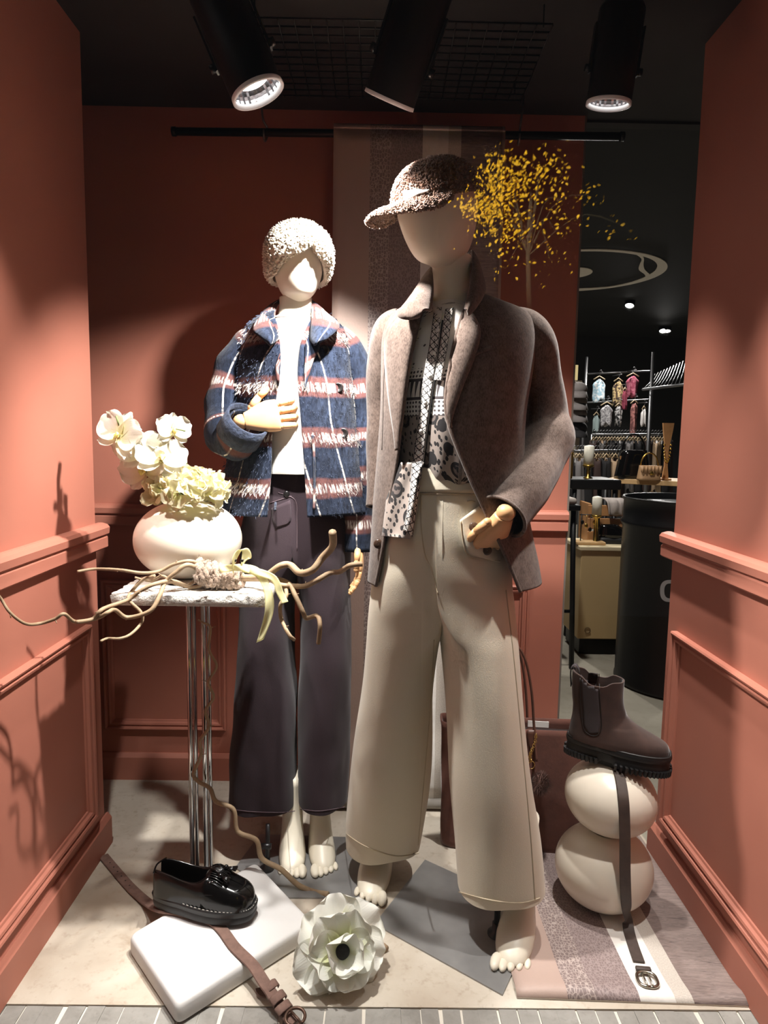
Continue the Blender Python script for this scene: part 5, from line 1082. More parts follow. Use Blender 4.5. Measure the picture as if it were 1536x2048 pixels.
def build_belt_floor():
    M_BELT = M('taupe suede belt', S(112, 86, 76), .85, var=(60, .2), bump=(160, .3, .002)); M_BRZ = M('worn brown buckle metal', S(88, 66, 54), .45, metal=.6, var=(50, .3)); U = (0, 0, 1)
    pts = [PZ(207, 1712, .004), PZ(232, 1742, .004), PZ(262, 1776, .005), PZ(296, 1806, .012), PZ(318, 1818, HB + .002), PZ(365, 1826, HB + .003), PZ(430, 1847, HB + .003), PZ(470, 1895, HB + .003), PZ(505, 1930, HB + .003), PZ(526, 1962, HB - .002), PZ(545, 1990, .028), PZ(566, 2020, .018), PZ(590, 2046, .014)]
    root = thing('suede_belt', 'taupe brown belt running under the loafer and over the white block to its buckle', 'belt', pts[-1])
    strap(pts, .026, [U] * len(pts), 'strap', M_BELT, root, n=110)
    a, b = pts[0], pts[2]
    for i in range(6): MB().lathe(a.lerp(b, .25 + .14 * i) + Vector((0, 0, .0026)), [(.0005, .0004), (.0019, .0005), (.0022, .0001)], 10).build('belt_hole', M('belt hole', S(40, 28, 24), .8), root)
    for i, (x, y, z) in enumerate(((541, 1974, .032), (556, 1996, .030), (567, 2016, .026))):
        c = PZ(x, y, z); t = (pts[11] - pts[9]).normalized(); s = t.cross(Vector(U)).normalized(); nn = s.cross(t); G = []
        for tt in (-.009, -.007, .007, .009): G.append([c + t * tt + s * q * .0165 + nn * (w + (.0 if abs(tt) < .008 else -.002)) for q, w in ((-1.0, -.004), (-1.05, .003), (-.6, .008), (.6, .008), (1.05, .003), (1.0, -.004))])
        MB().grid(G).build('keeper_loop', M_BELT, root, solid=.002)
    c = PZ(590, 2036, .022); t = (pts[12] - pts[10]).normalized(); s = t.cross(Vector(U)).normalized(); nn = s.cross(t)
    MB().tube([c + t * .018 * math.cos(a) * 1.0 + s * .021 * math.sin(a) + nn * .003 for a in np.linspace(0, 2 * PI, 25)], .0034, 8).build('buckle_frame', M_BRZ, root)
    MB().tube([c - t * .016 + nn * .004, c + t * .020 + nn * .006], .0024, 8).build('buckle_prong', M_BRZ, root)
    strap([PZ(520, 1975, .016), PZ(522, 1985, .010), PZ(535, 1990, .008)], .02, [U] * 3, 'belt_tail', M_BELT, root, n=12)
build_belt_floor()
def build_anemone():
    rn = random.Random(12); c = PZ(682, 1905, .075); c = P(682, 1900, 1.36); n = Vector((.30, -.86, .42)).normalized(); root = thing('giant_anemone', 'huge white silk anemone with black centre lying on the floor between the mannequins', 'flower', PZ(682, 1990, 0)); t = Vector((0, 0, 1)); t = (t - n * t.dot(n)).normalized(); s = n.cross(t)
    M_AN = petal_mat('white anemone silk', S(242, 242, 234), S(208, 212, 150))
    lay = [(7, .090, .092, -.12, .018, .06, -.008), (6, .076, .084, .35, .010, .25, -.002), (4, .056, .066, .95, .004, .45, .004)]
    for li, (k, L, W, tilt, r0, cup, off) in enumerate(lay):
        for i in range(k):
            a = 2 * PI * i / k + li * .5 + rn.uniform(-.15, .15); d = t * math.cos(a) + s * math.sin(a); sc = rn.uniform(.88, 1.1); p = c + d * r0 + n * off
            petal(p, d + n * (tilt + rn.uniform(-.12, .15)), n - d * tilt, L * sc, W * sc * 1.15, cup, .16, rn.uniform(0, 99), 18, 17, .42, .15 if li == 0 else -.1, 1.3).build('petal', M_AN, root)
    M_BLK = M('black flower heart', S(22, 20, 22), .8, bump=(300, .8)); ce = MB().ell(c + n * .010, (.017, .017, .013), frame(t, n), 18, 12); ce.build('flower_heart', M_BLK, root); mb = MB()
    for i in range(70):
        a = rn.uniform(0, 6.28); r = rn.uniform(.018, .028); d = t * math.cos(a) + s * math.sin(a); q = c + d * r + n * (.010 + rn.uniform(-.002, .006)); mb.tube([c + d * .012 + n * .004, q], .0004, 4); mb.ell(q, .0014, None, 6, 4)
    mb.build('stamens', M('olive stamen', S(120, 116, 60), .7), root, kind='stuff')
    e = PZ(772, 1898, .010); MB().tube([c - n * .004, c + Vector((.03, .03, -.045)), e + Vector((-.02, .012, 0)), e], [.006, .006, .007, .008], 10, smooth=14).build('stem', M_BARK, root)
build_anemone()

# ---------------------------------------------------------------- two egg vases with boot and belt, suede bag
EGG1 = PZ(1206, 1828, 0); EGG1 = Vector((PZ(1206, 1790, 0).x, 1.665, 0))
def build_eggs():
    r1x, r1z = P(1300, 1745, 1.635).x - P(1206, 1745, 1.635).x, .101
    c1 = P(1206, 1745, 1.635); c1.z = r1z - .002; c2 = P(1221, 1598, 1.635); c2.z = c1.z + r1z + .088; out = []
    for nm, c, rx, rz, tilt, lb in (('egg_vase', c1, r1x, r1z, 0.0, 'glossy cream egg vase on the striped runner, lower of the stacked pair'), ('egg_vase', c2, .114, .091, 0.10, 'glossy cream egg vase carrying the ankle boot, upper of the stacked pair')):
        root = thing(nm, lb, 'vase', (c.x, c.y, c.z - rz), 'stacked egg vases'); m = Matrix.Rotation(tilt, 3, 'Y'); prof = [(0.001, -rz * .985)] + [(rx * math.cos(a) ** .96, rz * math.sin(a)) for a in np.linspace(-1.25, 1.25, 40)]
        r, z = prof[-1]; prof += [(r - .003, z + .002), (r - .008, z), (r - .008, z - .02), (.001, z - .03)]; b = MB().lathe(c, prof, 64, m); b.build('body', M_CREAM, root); out.append((c, rx, rz, b))
    return out
EGGS = build_eggs()
def build_boot():
    M_SU = M('dark brown suede', S(62, 44, 38), .9, var=(18, .35), sheen=.35); M_EL = M('charcoal elastic', S(56, 50, 52), .85, bump=(500, .3, .001)); M_WELT = M('boot welt', S(30, 27, 26), .5); M_SOLE = M('black lug sole', S(24, 24, 25), .5)
    c2, rx, rz, _ = EGGS[1]; c = c2 + Vector((0.004, 0, rz)); td = Vector((.92, -.36, -.055)).normalized(); m = frame(td, (0.03, -.05, 1)); L = .240; W = .092; pos = c + m @ Vector((-.116, 0, .015)); T = lambda x, y, z: pos + m @ Vector((x, y, z)); root = thing('chelsea_boot', 'dark brown suede chelsea ankle boot with lug sole balanced on the egg vases', 'boot', pos)
    G = []
    for z, g in ((-0.012, -.004), (-.008, .003), (.012, .004), (.022, .002), (.024, .005), (.033, .007), (.037, .005), (.038, -.004)): G.append([T(x, y, z + (.010 if z < .02 and .32 < x / L < .47 else 0)) for x, y in foot_outline(L, W, 80, g)])
    so = MB().grid(G, True, None, True, True).build('sole', M_SOLE, root, angle=.7)
    ol = foot_outline(L, W, 64, .006)
    for j in range(1, 64):
        if not (.30 < ol[j][0] / L < .48): a = T(ol[j][0], ol[j][1], -.003); o = (a - T(L / 2, 0, .006)).normalized(); mm = frame(o, m @ Vector((0, 0, 1))); MB().box(a, (.008, .0060, .015), mm).build('lug', M_SOLE, so, smooth=False)
    MB().tube([T(x, y, .0385) for x, y in foot_outline(L, W, 60, .003)] + [T(*foot_outline(L, W, 60, .003)[0], .0385)], .0028, 7).build('welt', M_WELT, root)
    rows = [(.036, -.001, .262, .047), (.048, -.002, .261, .047), (.060, -.001, .252, .045), (.070, 0, .226, .043), (.080, .001, .196, .041), (.092, .002, .168, .0385), (.106, .002, .145, .0365), (.122, .001, .130, .0355), (.145, -.003, .122, .0355), (.17, -.006, .119, .036), (.195, -.008, .118, .037), (.203, -.008, .118, .037)]
    G = []
    for z, x0, x1, hw in resample(rows, 44):
        row = []; x1 = x1 if z > .12 else .120 + (x1 - .120) * .845
        for j in range(56):
            a = 2 * PI * j / 56; ca, sa = math.cos(a), math.sin(a); x = (x0 + x1) / 2 + (x1 - x0) / 2 * sgn(ca, .9); tp = 1 - (.10 * max(0, ca) if z > .09 else 0); dz = 0
            if z > .18: dz = -.012 * math.exp(-((abs(sa) - 1) / .10) ** 2) * (z - .18) / .02 + .008 * max(0, -ca) ** 2 * (z - .18) / .02
            row.append(T(x, hw * sgn(sa, .78) * tp * (1 if z > .06 else 1.0), z + dz))
        G.append(row)
    up_ = MB().grid(G, True); up_.build('upper', M_SU, root, solid=.004); bv = up_.bvh()
    g = [((1162, 1345), (1196, 1347)), ((1163, 1380), (1196, 1380)), ((1166, 1420), (1199, 1420)), ((1168, 1450), (1200, 1446)), ((1178, 1467), (1196, 1466))]
    MB().grid(patch(g, bv, 26, 10, .0012, .0006, 1.62)).build('elastic_gore', M_EL, root, solid=.001)
    seam(bv, [(1160, 1345), (1161, 1400), (1166, 1452), (1180, 1470), (1198, 1468), (1203, 1446), (1200, 1400), (1198, 1348)], .0011, M_WELT, 'gore_stitching', root, .001, 50, 1.62)
    p = T(-.006, 0, .195); strap([p + m @ Vector((-.001, 0, -.03)), p + m @ Vector((-.006, 0, .012)), p + m @ Vector((.004, 0, .026)), p + m @ Vector((.014, 0, .010)), p + m @ Vector((.010, 0, -.02))], .018, [m @ Vector((-1, 0, 0)), m @ Vector((-.8, 0, .5)), m @ Vector((0, 0, 1)), m @ Vector((1, 0, .3)), m @ Vector((1, 0, 0))], 'pull_loop', M_EL, root, .0016, 30)
    MB().grid([[T(.055 + .052 * math.cos(a) * r, .032 * math.sin(a) * r, .120) for a in np.linspace(0, 2 * PI, 24, endpoint=False)] for r in (1, .02)], True).build('insole', M('boot lining', S(40, 32, 30), .8), root)
build_boot()
def build_belt_eggs():
    M_B = M('dark brown leather belt', S(66, 54, 48), .6, var=(50, .2), bump=(140, .2, .002)); both = MB()
    for c, rx, rz, b in EGGS: both.add(b.v, b.f)
    bv = both.bvh(); pts = []; ups = []
    for px, py, off in ((1236, 1540, .002), (1243, 1570, .002), (1247, 1600, .003)): pts.append(hook(px, py, bv, off, 1.6))
    y0 = pts[-1].y - .004
    for px, py, Y in ((1249, 1640, 1.522), (1250, 1690, 1.514), (1250, 1740, 1.508), (1252, 1798, 1.509)): pts.append(P(px, py, Y))
    for px, py, z in ((1255, 1838, .026), (1258, 1862, .008), (1266, 1890, .006), (1278, 1924, .009), (1288, 1945, .011)): pts.append(PZ(px, py, z))
    pts = [P(1228, 1530, 1.62)] + pts; U = [(0, -.6, .8), (0, -.7, .7), (0, -.9, .3)] + [(0, -1, 0)] * 3 + [(0, -1, 0), (0, -.9, .35), (0, -.4, .9), (0, 0, 1), (0, 0, 1), (0, 0, 1)]
    root = thing('leather_belt', 'dark brown leather belt draped down the egg vases with its buckle on the runner', 'belt', pts[-1]); strap(pts, .027, U[:len(pts)], 'strap', M_B, root, n=110)
    M_NI = M('antique nickel', S(170, 164, 150), .25, metal=1); e = pts[-1]; t = (pts[-1] - pts[-3]); t.z = 0; t.normalize(); s = Vector((-t.y, t.x, 0)); c = e + t * .024 + Vector((0, 0, .004))
    MB().tube([c + t * .021 * sgn(math.cos(a), .7) + s * .021 * sgn(math.sin(a), .75) for a in np.linspace(0, 2 * PI, 37)], .0034, 8).build('buckle_frame', M_NI, root)
    for q in (-.006, .006): MB().tube([c - t * .018 + s * q, c + t * .022 + s * q + Vector((0, 0, .004))], .0019, 8).build('buckle_prong', M_NI, root)
    MB().rbox(e - t * .006 + Vector((0, 0, .003)), (.034, .012, .009), .003, 2, frame(s)).build('keeper_loop', M_B, root)
build_belt_eggs()
def build_bag():
    M_BAG = M('chestnut suede', S(92, 56, 46), .9, var=(14, .25), sheen=.3, bump=(120, .2, .003)); M_STR = M('brown leather strap', S(84, 52, 42), .5); M_GOLD = M('gold chain', S(212, 178, 110), .3, metal=1); Y = 1.90
    a, b = P(884, 1615, Y), P(1172, 1615, Y); zb = .004; H = P(1000, 1442, Y).z - .004; root = thing('suede_tote', 'chestnut brown suede tote bag standing behind the front mannequin', 'bag', ((a.x + b.x) / 2, Y, 0)); cx, hw, D = (a.x + b.x) / 2, (b.x - a.x) / 2, .065; m = Matrix.Rotation(-0.10, 3, 'Z'); G = []; n = 72
    for i, t in enumerate(np.linspace(0, 1, 22)):
        row = []; fl = 1 + .05 * t; dd = D * (1 - .35 * t)
        for j in range(n):
            an = 2 * PI * j / n; x, y = hw * fl * sgn(math.cos(an), .28), dd * sgn(math.sin(an), .30); sag = .006 * noise.noise(Vector((x * 12, y * 20, t * 3))); g = .014 * math.sin(PI * t) * (1 if abs(math.cos(an)) > .97 else 0); row.append(Vector((cx, Y, zb + H * t - .012 * t * (1 - (x / hw) ** 2) * .5)) + m @ Vector((x - math.copysign(g, x) + sag, y + sag, 0)))
        G.append(row)
    mb = MB().grid(G, True, None, True, False); mb.build('body', M_BAG, root, solid=.004); bv = mb.bvh()
    MB().grid([[Vector((cx, Y, H - .03)) + m @ Vector((hw * .96 * sgn(math.cos(an), .28) * r, D * .6 * sgn(math.sin(an), .3) * r, 0)) for an in np.linspace(0, 2 * PI, 40, endpoint=False)] for r in (1, .01)], True).build('lining', M('bag lining', S(40, 28, 26), .8), root)
    MB().box((cx + .06, Y - .005, H - .002), (.06, .002, .018), m).build('tissue_paper', M('white tissue paper', S(222, 220, 216), .7), root, smooth=False)
    for dy in (-.045, .045):
        pts = [P(1062, 1500, Y) + Vector((0, dy - .025 if dy < 0 else dy, 0)), P(1061, 1440, Y) + Vector((0, dy, 0)), P(1056, 1370, Y) + Vector((0, dy, 0)), P(1044, 1310, Y) + Vector((0, dy, 0)), P(1024, 1280, Y) + Vector((0, dy, 0)), P(985, 1270, Y) + Vector((0, dy, 0)), P(950, 1290, Y) + Vector((0, dy, 0)), P(932, 1360, Y) + Vector((0, dy, 0)), P(926, 1440, Y) + Vector((0, dy, 0)), P(925, 1500, Y) + Vector((0, dy - .025 if dy < 0 else dy, 0))]
        MB().tube(pts, .0062, 9, smooth=60, flat=.6).build('strap', M_STR, root)
    tab = MB().grid(patch([((1054, 1455), (1072, 1455)), ((1055, 1480), (1071, 1480)), ((1062, 1500), (1064, 1500))], bv, 8, 5, .004, .001, Y - .06)); tab.build('strap_tab', M_STR, root, solid=.003)
    ch = [(1072, 1470), (1070, 1485), (1064, 1500), (1060, 1512), (1062, 1522)]; A = resample(np.array(ch, float), 15); mb = MB()
    for i, (x, y) in enumerate(A):
        p = P(x, y, Y - .085); e1, e2 = (Vector((1, 0, 0)), Vector((0, 0, 1))) if i % 2 else (Vector((0, 1, 0)), Vector((0, 0, 1))); mb.tube([p + e1 * .0035 * math.cos(q) + e2 * .0055 * math.sin(q) for q in np.linspace(0, 2 * PI, 11)], .0011, 5)
    mb.build('chain', M_GOLD, root); p = P(1063, 1530, Y - .085); MB().tube([p + Vector((.009 * math.cos(q), 0, .011 * math.sin(q))) for q in np.linspace(0, 2 * PI, 19)], .0013, 6).build('charm_ring', M_GOLD, root)
    pc = P(1080, 1566, Y - .095); rn = random.Random(9); M_POM = M('brown fur pompom', S(98, 70, 62), .9, sheen=.4); po = MB().ell(pc, .024, None, 16, 10).build('pompom', M_POM, root); fz = MB()
    for _ in range(2600):
        d = Vector((rn.gauss(0, 1), rn.gauss(0, 1), rn.gauss(0, 1))).normalized(); t = d.cross(Vector((.3, .5, .8))).normalized() * .0005; q = pc + d * .022; l = rn.uniform(.010, .018); fz.add([q - t, q + t, q + d * l + Vector((rn.uniform(-1, 1), rn.uniform(-1, 1), rn.uniform(-1.4, .6))) * .005], [(0, 1, 2)])
    fz.build('pompom_fur', M_POM, po, kind='stuff')
build_bag()
# ---------------------------------------------------------------- the shop beyond the display
def shop():
    rn = random.Random(77); M_STEEL = M('grey steel post', S(120, 120, 122), .4, metal=.8); M_CARD = M('cream price card', S(224, 206, 150), .7); M_OAK = M('oak board', S(196, 160, 112), .55, var=(12, .15)); M_TAN = M('tan wood stand', S(176, 128, 82), .55, var=(20, .15)); M_WAX = M('white candle wax', S(232, 228, 212), .45, sub=.2); M_BRASS = M('brass candle stand', S(196, 160, 80), .3, metal=1)
    # ceiling emblem: ring, pupil and S-shaped strokes, all flat raised lettering on the shop ceiling
    zc = 2.594; c = PZ(1150, 540, zc); c = Vector(((PZ(1150, 540, zc)).x, (PZ(1150, 497, zc).y + PZ(1150, 583, zc).y) / 2, zc)); ry = abs(PZ(1150, 497, zc).y - PZ(1150, 583, zc).y) / 2; rx = PZ(1334, 541, zc).x - c.x
    M_EMB = M('pale grey emblem paint', S(228, 222, 210), .7); root = thing('ceiling_emblem', 'pale ring emblem with centre dot and wavy stroke on the dark shop ceiling', 'emblem', c)
    def band(pts_in, pts_out, nm):
        G = [[Vector(p) for p in pts_in], [Vector(p) for p in pts_out]]; mb = MB(); mb.grid(G); mb.build(nm, M_EMB, root, solid=.006, smooth=False)
    an = np.linspace(-PI, PI, 91)
    band([(c.x + rx * math.cos(a), c.y + ry * math.sin(a), zc - .004) for a in an], [(c.x + rx * (.93 - .05 * max(0, math.cos(a)) ** 3) * math.cos(a), c.y + ry * (.93) * math.sin(a), zc - .004) for a in an], 'ring')
    mb = MB(); mb.add([(c.x, c.y, zc - .004)] + [(c.x + rx * .22 * math.cos(a), c.y + ry * .26 * math.sin(a), zc - .004) for a in an], [(0, i, i + 1) for i in range(1, 91)]); mb.build('pupil', M_EMB, root, solid=.006, smooth=False)
    S_ = [PZ(x, y, zc - .004) for x, y in ((1270, 508), (1283, 518), (1279, 530), (1278, 540), (1290, 550), (1290, 560))]; S2 = [PZ(x, y, zc - .004) for x, y in ((1284, 511), (1288, 518), (1287, 530), (1290, 540), (1302, 552), (1298, 558))]
    A, B = resample(np.array([list(p) for p in S_]), 24), resample(np.array([list(p) for p in S2]), 24); band(A, B, 'wavy_stroke')
    B1 = [PZ(x, y, zc - .004) for x, y in ((1146, 580), (1180, 579), (1215, 576), (1240, 572))]; B2 = [PZ(x, y, zc - .004) for x, y in ((1146, 577.5), (1180, 576.5), (1215, 574), (1240, 571))]; band(B1, B2, 'under_stroke')
    # ceiling spots of the shop
    for (px, py), aim, lb in (((1259, 611), (-.3, -.5, -1), 'small lit shop ceiling spot just under the ring emblem'), ((1284, 680), (-.2, -.4, -1), 'small lit shop ceiling spot above the hanging rails'), ((1201, 708), (-.2, -.6, -1), 'tiny lit shop ceiling spot near the back wall edge')):
        p = PZ(px, py, 2.55); p.y = min(p.y, 8.6); r = thing('ceiling_spot', lb, 'spotlight', p, 'shop ceiling spots'); d = Vector(aim).normalized(); m = frame(-d, (0, 1, 0)) @ Matrix(((0, 0, 1), (1, 0, 0), (0, 1, 0)))
        MB().lathe(p, [(.045, -.01), (.05, 0), (.05, .10), (.001, .11)], 20, m).build('housing', M_BLACK, r); MB().lathe(p, [(.001, .0), (.042, .002)], 20, m).build('lens', M('lit shop lamp', (1, 1, 1, 1), .5, emit=((1, .97, .9, 1), 9.0)), r)
        MB().tube([p + m @ Vector((0, 0, .1)), (p + m @ Vector((0, 0, .1))).lerp(Vector((p.x, p.y, 2.6)), 1)], .012, 8).build('stem', M_BLACK, r)
        lamp('shop_lamp_light', 'SPOT', p + d * .02, SHOP_W, (1, .96, .9), .05, spot=math.radians(130), blend=.6, parent=r, aim=d)
    for x, y, lb in ((0.75, 3.1, 'added unseen shop ceiling can behind the display ceiling nearest the window'), (0.9, 4.7, 'added unseen shop ceiling can behind the terracotta wall above the tables'), (1.3, 6.3, 'added unseen shop ceiling can behind the terracotta wall above the clothes rails')):  # hidden cans added to light the shop
        p = Vector((x, y, 2.52)); r = thing('ceiling_spot', lb, 'spotlight', p, 'shop ceiling spots'); MB().lathe(p, [(.045, -.01), (.05, 0), (.05, .075), (.001, .08)], 20).build('housing', M_BLACK, r); lamp('shop_lamp_light', 'SPOT', p + Vector((0, 0, -.02)), SHOP_W, (1, .96, .9), .05, spot=math.radians(120), blend=.6, parent=r, aim=(.25, .1, -1))
    # black oil drum
    cy = 3.26; cx = P(1243, 1200, cy).x + .292; rr = .29; zt = P(1300, 1003, cy - .25).z; c = Vector((cx, cy, 0)); r = thing('oil_drum', 'tall black steel oil drum with pale letter on the shop floor', 'drum', c); prof = [(.001, .012), (rr - .02, .012), (rr - .012, 0), (rr + .004, .004), (rr + .004, .018), (rr, .024)]
    for zz in (.38, .62): pass
    zr = P(1250, 1043, cy).z; prof += [(rr, zr - .022), (rr + .010, zr - .008), (rr + .010, zr + .004), (rr, zr + .018), (rr, zt - .02), (rr + .007, zt - .012), (rr + .009, zt - .004), (rr + .005, zt), (rr - .004, zt - .002), (rr - .008, zt - .012), (rr - .010, zt - .03), (.001, zt - .03)]
    M_DR = M('black drum enamel', S(13, 13, 14), .38, spec=.5); mb = MB().lathe(c, prof, 72); mb.build('body', M_DR, r, angle=.8); bv = mb.bvh()
    lx, ly, w, h = 1341, 1182, 21, 22; Ci, Co = [], []
    for a in np.linspace(-0.75, 2 * PI - 5.53 + 5.0 - .02, 34):
        pass
    for a in np.linspace(.62, 2 * PI - .62, 40):
        Co.append(hook(lx + w * sgn(math.cos(a), .7), ly - h * sgn(math.sin(a), .8), bv, .002, cy)); Ci.append(hook(lx + (w - 8.5) * sgn(math.cos(a), .7) + 0, ly - (h - 7) * sgn(math.sin(a), .8), bv, .002, cy))
    MB().grid([Ci, Co]).build('letter', M('pale grey letter paint', S(186, 186, 188), .6), r, solid=.001, smooth=False, label='large pale letter C')
    # beige cabinet with black plinth
    Y = 3.66; x0 = P(1158, 1200, Y).x; zt = P(1158, 1101, Y).z; M_BEI = M('beige painted cabinet', S(206, 178, 128), .6, var=(3, .06)); r = thing('display_cabinet', 'low beige cabinet behind the black drum with shoes on top', 'cabinet', (x0 + .5, Y + .15, 0))
    MB().rbox((x0 + .5, Y + .15, (zt + .09) / 2), (1.0, .3, zt - .09), .004, 1).build('body', M_BEI, r, smooth=False); MB().box((x0 + .5, Y + .16, .045), (.96, .27, .09)).build('plinth', M_BLACK, r, smooth=False); MB().rbox((x0 + .5, Y + .15, zt + .012), (1.02, .32, .024), .004, 1).build('worktop', M('cream cabinet top', S(222, 206, 170), .5), r, smooth=False)
    MB().lathe(Vector((x0 + .055, Y - .002, .14)), [(.001, -.003), (.016, -.003), (.016, .003)], 16, Matrix.Rotation(PI / 2, 3, 'X')).build('cable_hole', M_BLACK, r)
    ztop = zt + .024
    # pair of black shoes on the cabinet
    for i, (px, lb) in enumerate(((1205, 'chunky black lace shoe on the beige cabinet'), (1222, 'second black shoe behind the chunky one on the beige cabinet'))):
        p = P(px, 1085, Y + .12 + .13 * i); p.z = ztop; q = thing('black_shoe', lb, 'shoe', p, 'black shoes on the cabinet'); Tm = frame((1, .1, 0)); T = lambda x, y, z: p + Tm @ Vector((x - .03, y, z))
        G = [[T(x, y, z) for x, y in foot_outline(.27, .095, 32, g)] for z, g in ((0, 0), (.004, .003), (.035, .002), (.036, -.004))]; MB().grid(G, True, None, True, True).build('sole', M_RUB, q)
        G = [[T(x0_ + (x1_ - x0_) * (.5 + .5 * math.cos(a)), hw * math.sin(a), z) for a in np.linspace(0, 2 * PI, 28, endpoint=False)] for z, x0_, x1_, hw in ((.035, .002, .262, .042), (.055, .004, .245, .042), (.07, .006, .20, .038), (.085, .008, .15, .034), (.105, .01, .11, .03))]; MB().grid(G, True, None, False, False).build('upper', M_PATENT, q, solid=.003)
    # small jewellery stand and jewellery tray on the cabinet
    p = P(1178, 1092, Y + .08); p.z = ztop; q = thing('jewellery_stand', 'small black jewellery stand with hanging earrings on the beige cabinet', 'jewellery stand', p); MB().rbox(p + Vector((0, 0, .009)), (.16, .09, .018), .004, 1).build('base', M_OAK, q, smooth=False)
    for dx in (-.05, .05): MB().tube([p + Vector((dx, 0, .018)), p + Vector((dx, 0, .17))], .003, 6).build('post', M_BLACK, q)
    MB().tube([p + Vector((-.06, 0, .165)), p + Vector((.06, 0, .165))], .003, 6).build('bar', M_BLACK, q)
    for i in range(5):
        e = p + Vector((-.045 + .0225 * i, -.004, .165)); l = .03 + .02 * (i % 3); mb = MB().tube([e, e - Vector((0, 0, l))], .001, 4); mb.ell(e - Vector((0, 0, l + .012)), (.010, .004, .013), None, 8, 6); mb.build('earring', M_BRASS if i % 2 else M_BLACK, q)
    # bar stool
    Y = 3.44; zt = P(1150, 1012, Y).z; xr = P(1153, 1100, Y).x; q = thing('bar_stool', 'black metal bar stool with pale seat pad at the edge of the back wall', 'stool', (xr - .17, Y + .17, 0)); cx, cyy = xr - .17, Y + .17
    for dx in (-1, 1):
        for dy in (-1, 1): MB().tube([(cx + dx * .15, cyy + dy * .15, zt), (cx + dx * .172, cyy + dy * .172, 0)], .014, 8).build('leg', M_BLACK, q)
    for dx, dy in ((0, 1), (0, -1)): MB().tube([(cx - .16, cyy + dy * .16, .3), (cx + .16, cyy + dy * .16, .3)], .009, 8).build('footrest', M_BLACK, q)
    MB().rbox((cx, cyy, zt - .01), (.36, .36, .03), .006, 2).build('seat', M_BLACK, q, smooth=False); MB().rbox((cx, cyy, zt + .022), (.33, .33, .035), .014, 3).build('seat_pad', M('pale grey seat pad', S(176, 166, 158), .85), q)
    # side table with candles
    Y = 4.2; zt = P(1180, 956, Y).z; xc = P(1176, 956, Y).x; q = thing('side_table', 'slim black side table carrying white pillar candle in the shop', 'table', (xc, Y, 0)); MB().rbox((xc, Y, zt - .03), (.30, .34, .06), .006, 1).build('table_top', M_BLACK, q, smooth=False)
    for dx in (-1, 1):
        for dy in (-1, 1): MB().tube([(xc + dx * .12, Y + dy * .14, zt - .05), (xc + dx * .14, Y + dy * .16, 0)], .014, 8).build('leg', M_BLACK, q)
    def candle(px, y0, y1, w, Y, zb, lb, r_=None):
        p = P(px, y1, Y); h = P(px, y0, Y).z - p.z; rad = w / 2 / F_PX * Y; c = thing('pillar_candle', lb, 'candle', (p.x, Y, zb), 'white candles in the shop'); MB().lathe(p, [(.001, 0), (rad, 0), (rad, h * .93), (rad * .8, h * .96), (.004, h), (.001, h)], 24).build('wax', M_WAX, c); MB().tube([p + Vector((0, 0, h)), p + Vector((0, 0, h + .012))], .0016, 5).build('wick', M_BLACK, c)
        MB().lathe(Vector((p.x, Y, zb)), [(rad * .9, 0), (rad * .9, .006), (.012, .014), (.012, max(.02, p.z - zb - .02)), (rad * 1.1, p.z - zb - .008), (rad * 1.15, p.z - zb), (.001, p.z - zb)], 20).build('candle_holder', M_BRASS, c)
    candle(1177, 890, 930, 20, Y - .05, zt, 'thick white pillar candle on brass holder on the black side table'); candle(1143, 862, 905, 8, Y - .08, zt, 'slender white candle right at the edge of the terracotta wall')
    candle(1193, 992, 1030, 19, 3.74, ztop, 'thick white pillar candle on brass holder on the beige cabinet')
    # oak shelf table with bag and stands
    Y = 4.62; a, b = P(1208, 948, Y + .35), P(1350, 975, Y - .15); zt = (a.z + b.z) / 2 + .01; q = thing('oak_table', 'long oak topped table behind the drum with handbag and stands', 'table', ((a.x + b.x) / 2 + .2, Y + .1, 0)); x0, x1 = a.x, b.x + .5
    ang = math.atan2(b.y - a.y, b.x - a.x) * .55; m = Matrix.Rotation(ang, 3, 'Z'); cc = Vector(((x0 + x1) / 2, Y + .10, zt - .017)); MB().rbox(cc, (x1 - x0, .42, .034), .003, 1, m).build('table_top', M_OAK, q, smooth=False)
    for dx in (-.42, .42):
        for dy in (-.15, .15): MB().tube([cc + m @ Vector((dx, dy, -.016)), (cc + m @ Vector((dx, dy, 0))).xy.to_3d()], .016, 8).build('leg', M_BLACK, q)
    def stand(px, y0, y1, w, Y, lb):
        p = P(px, y1, Y); p.z = zt; h = P(px, y0, Y).z - zt; s = w / F_PX * Y; c = thing('wood_bust_stand', lb, 'stand', p, 'wooden display stands'); o = [(-.5, 1), (.5, 1), (.42, .86), (.16, .55), (.14, .25), (.3, 0), (-.3, 0), (-.14, .25), (-.16, .55), (-.42, .86)]; n = len(o)
        v = [p + Vector((x * s, -.008, z * h)) for x, z in o] + [p + Vector((x * s, .008, z * h)) for x, z in o]; MB().add(v, [tuple(range(n)), tuple(range(2 * n - 1, n - 1, -1))] + [(i, i + n, (i + 1) % n + n, (i + 1) % n) for i in range(n)]).build('bust_board', M_TAN, c, smooth=False); MB().rbox(p + Vector((0, 0, .006)), (s * .8, .08, .012), .003, 1).build('base', M_TAN, c, smooth=False)
        mb = MB(); A = [p + Vector((s * .30 * math.cos(t), -.011, h * (.62 + .30 * math.sin(t)))) for t in np.linspace(PI, 2 * PI, 15)]
        for k in A: mb.ell(k, .008, None, 6, 4)
        mb.build('bead_necklace', M_BRASS, c)
    stand(1331, 846, 938, 22, Y + .02, 'tall tan wooden bust stand with beads at the right of the oak table'); stand(1244, 912, 950, 12, Y + .12, 'short tan wooden stand at the left end of the oak table')
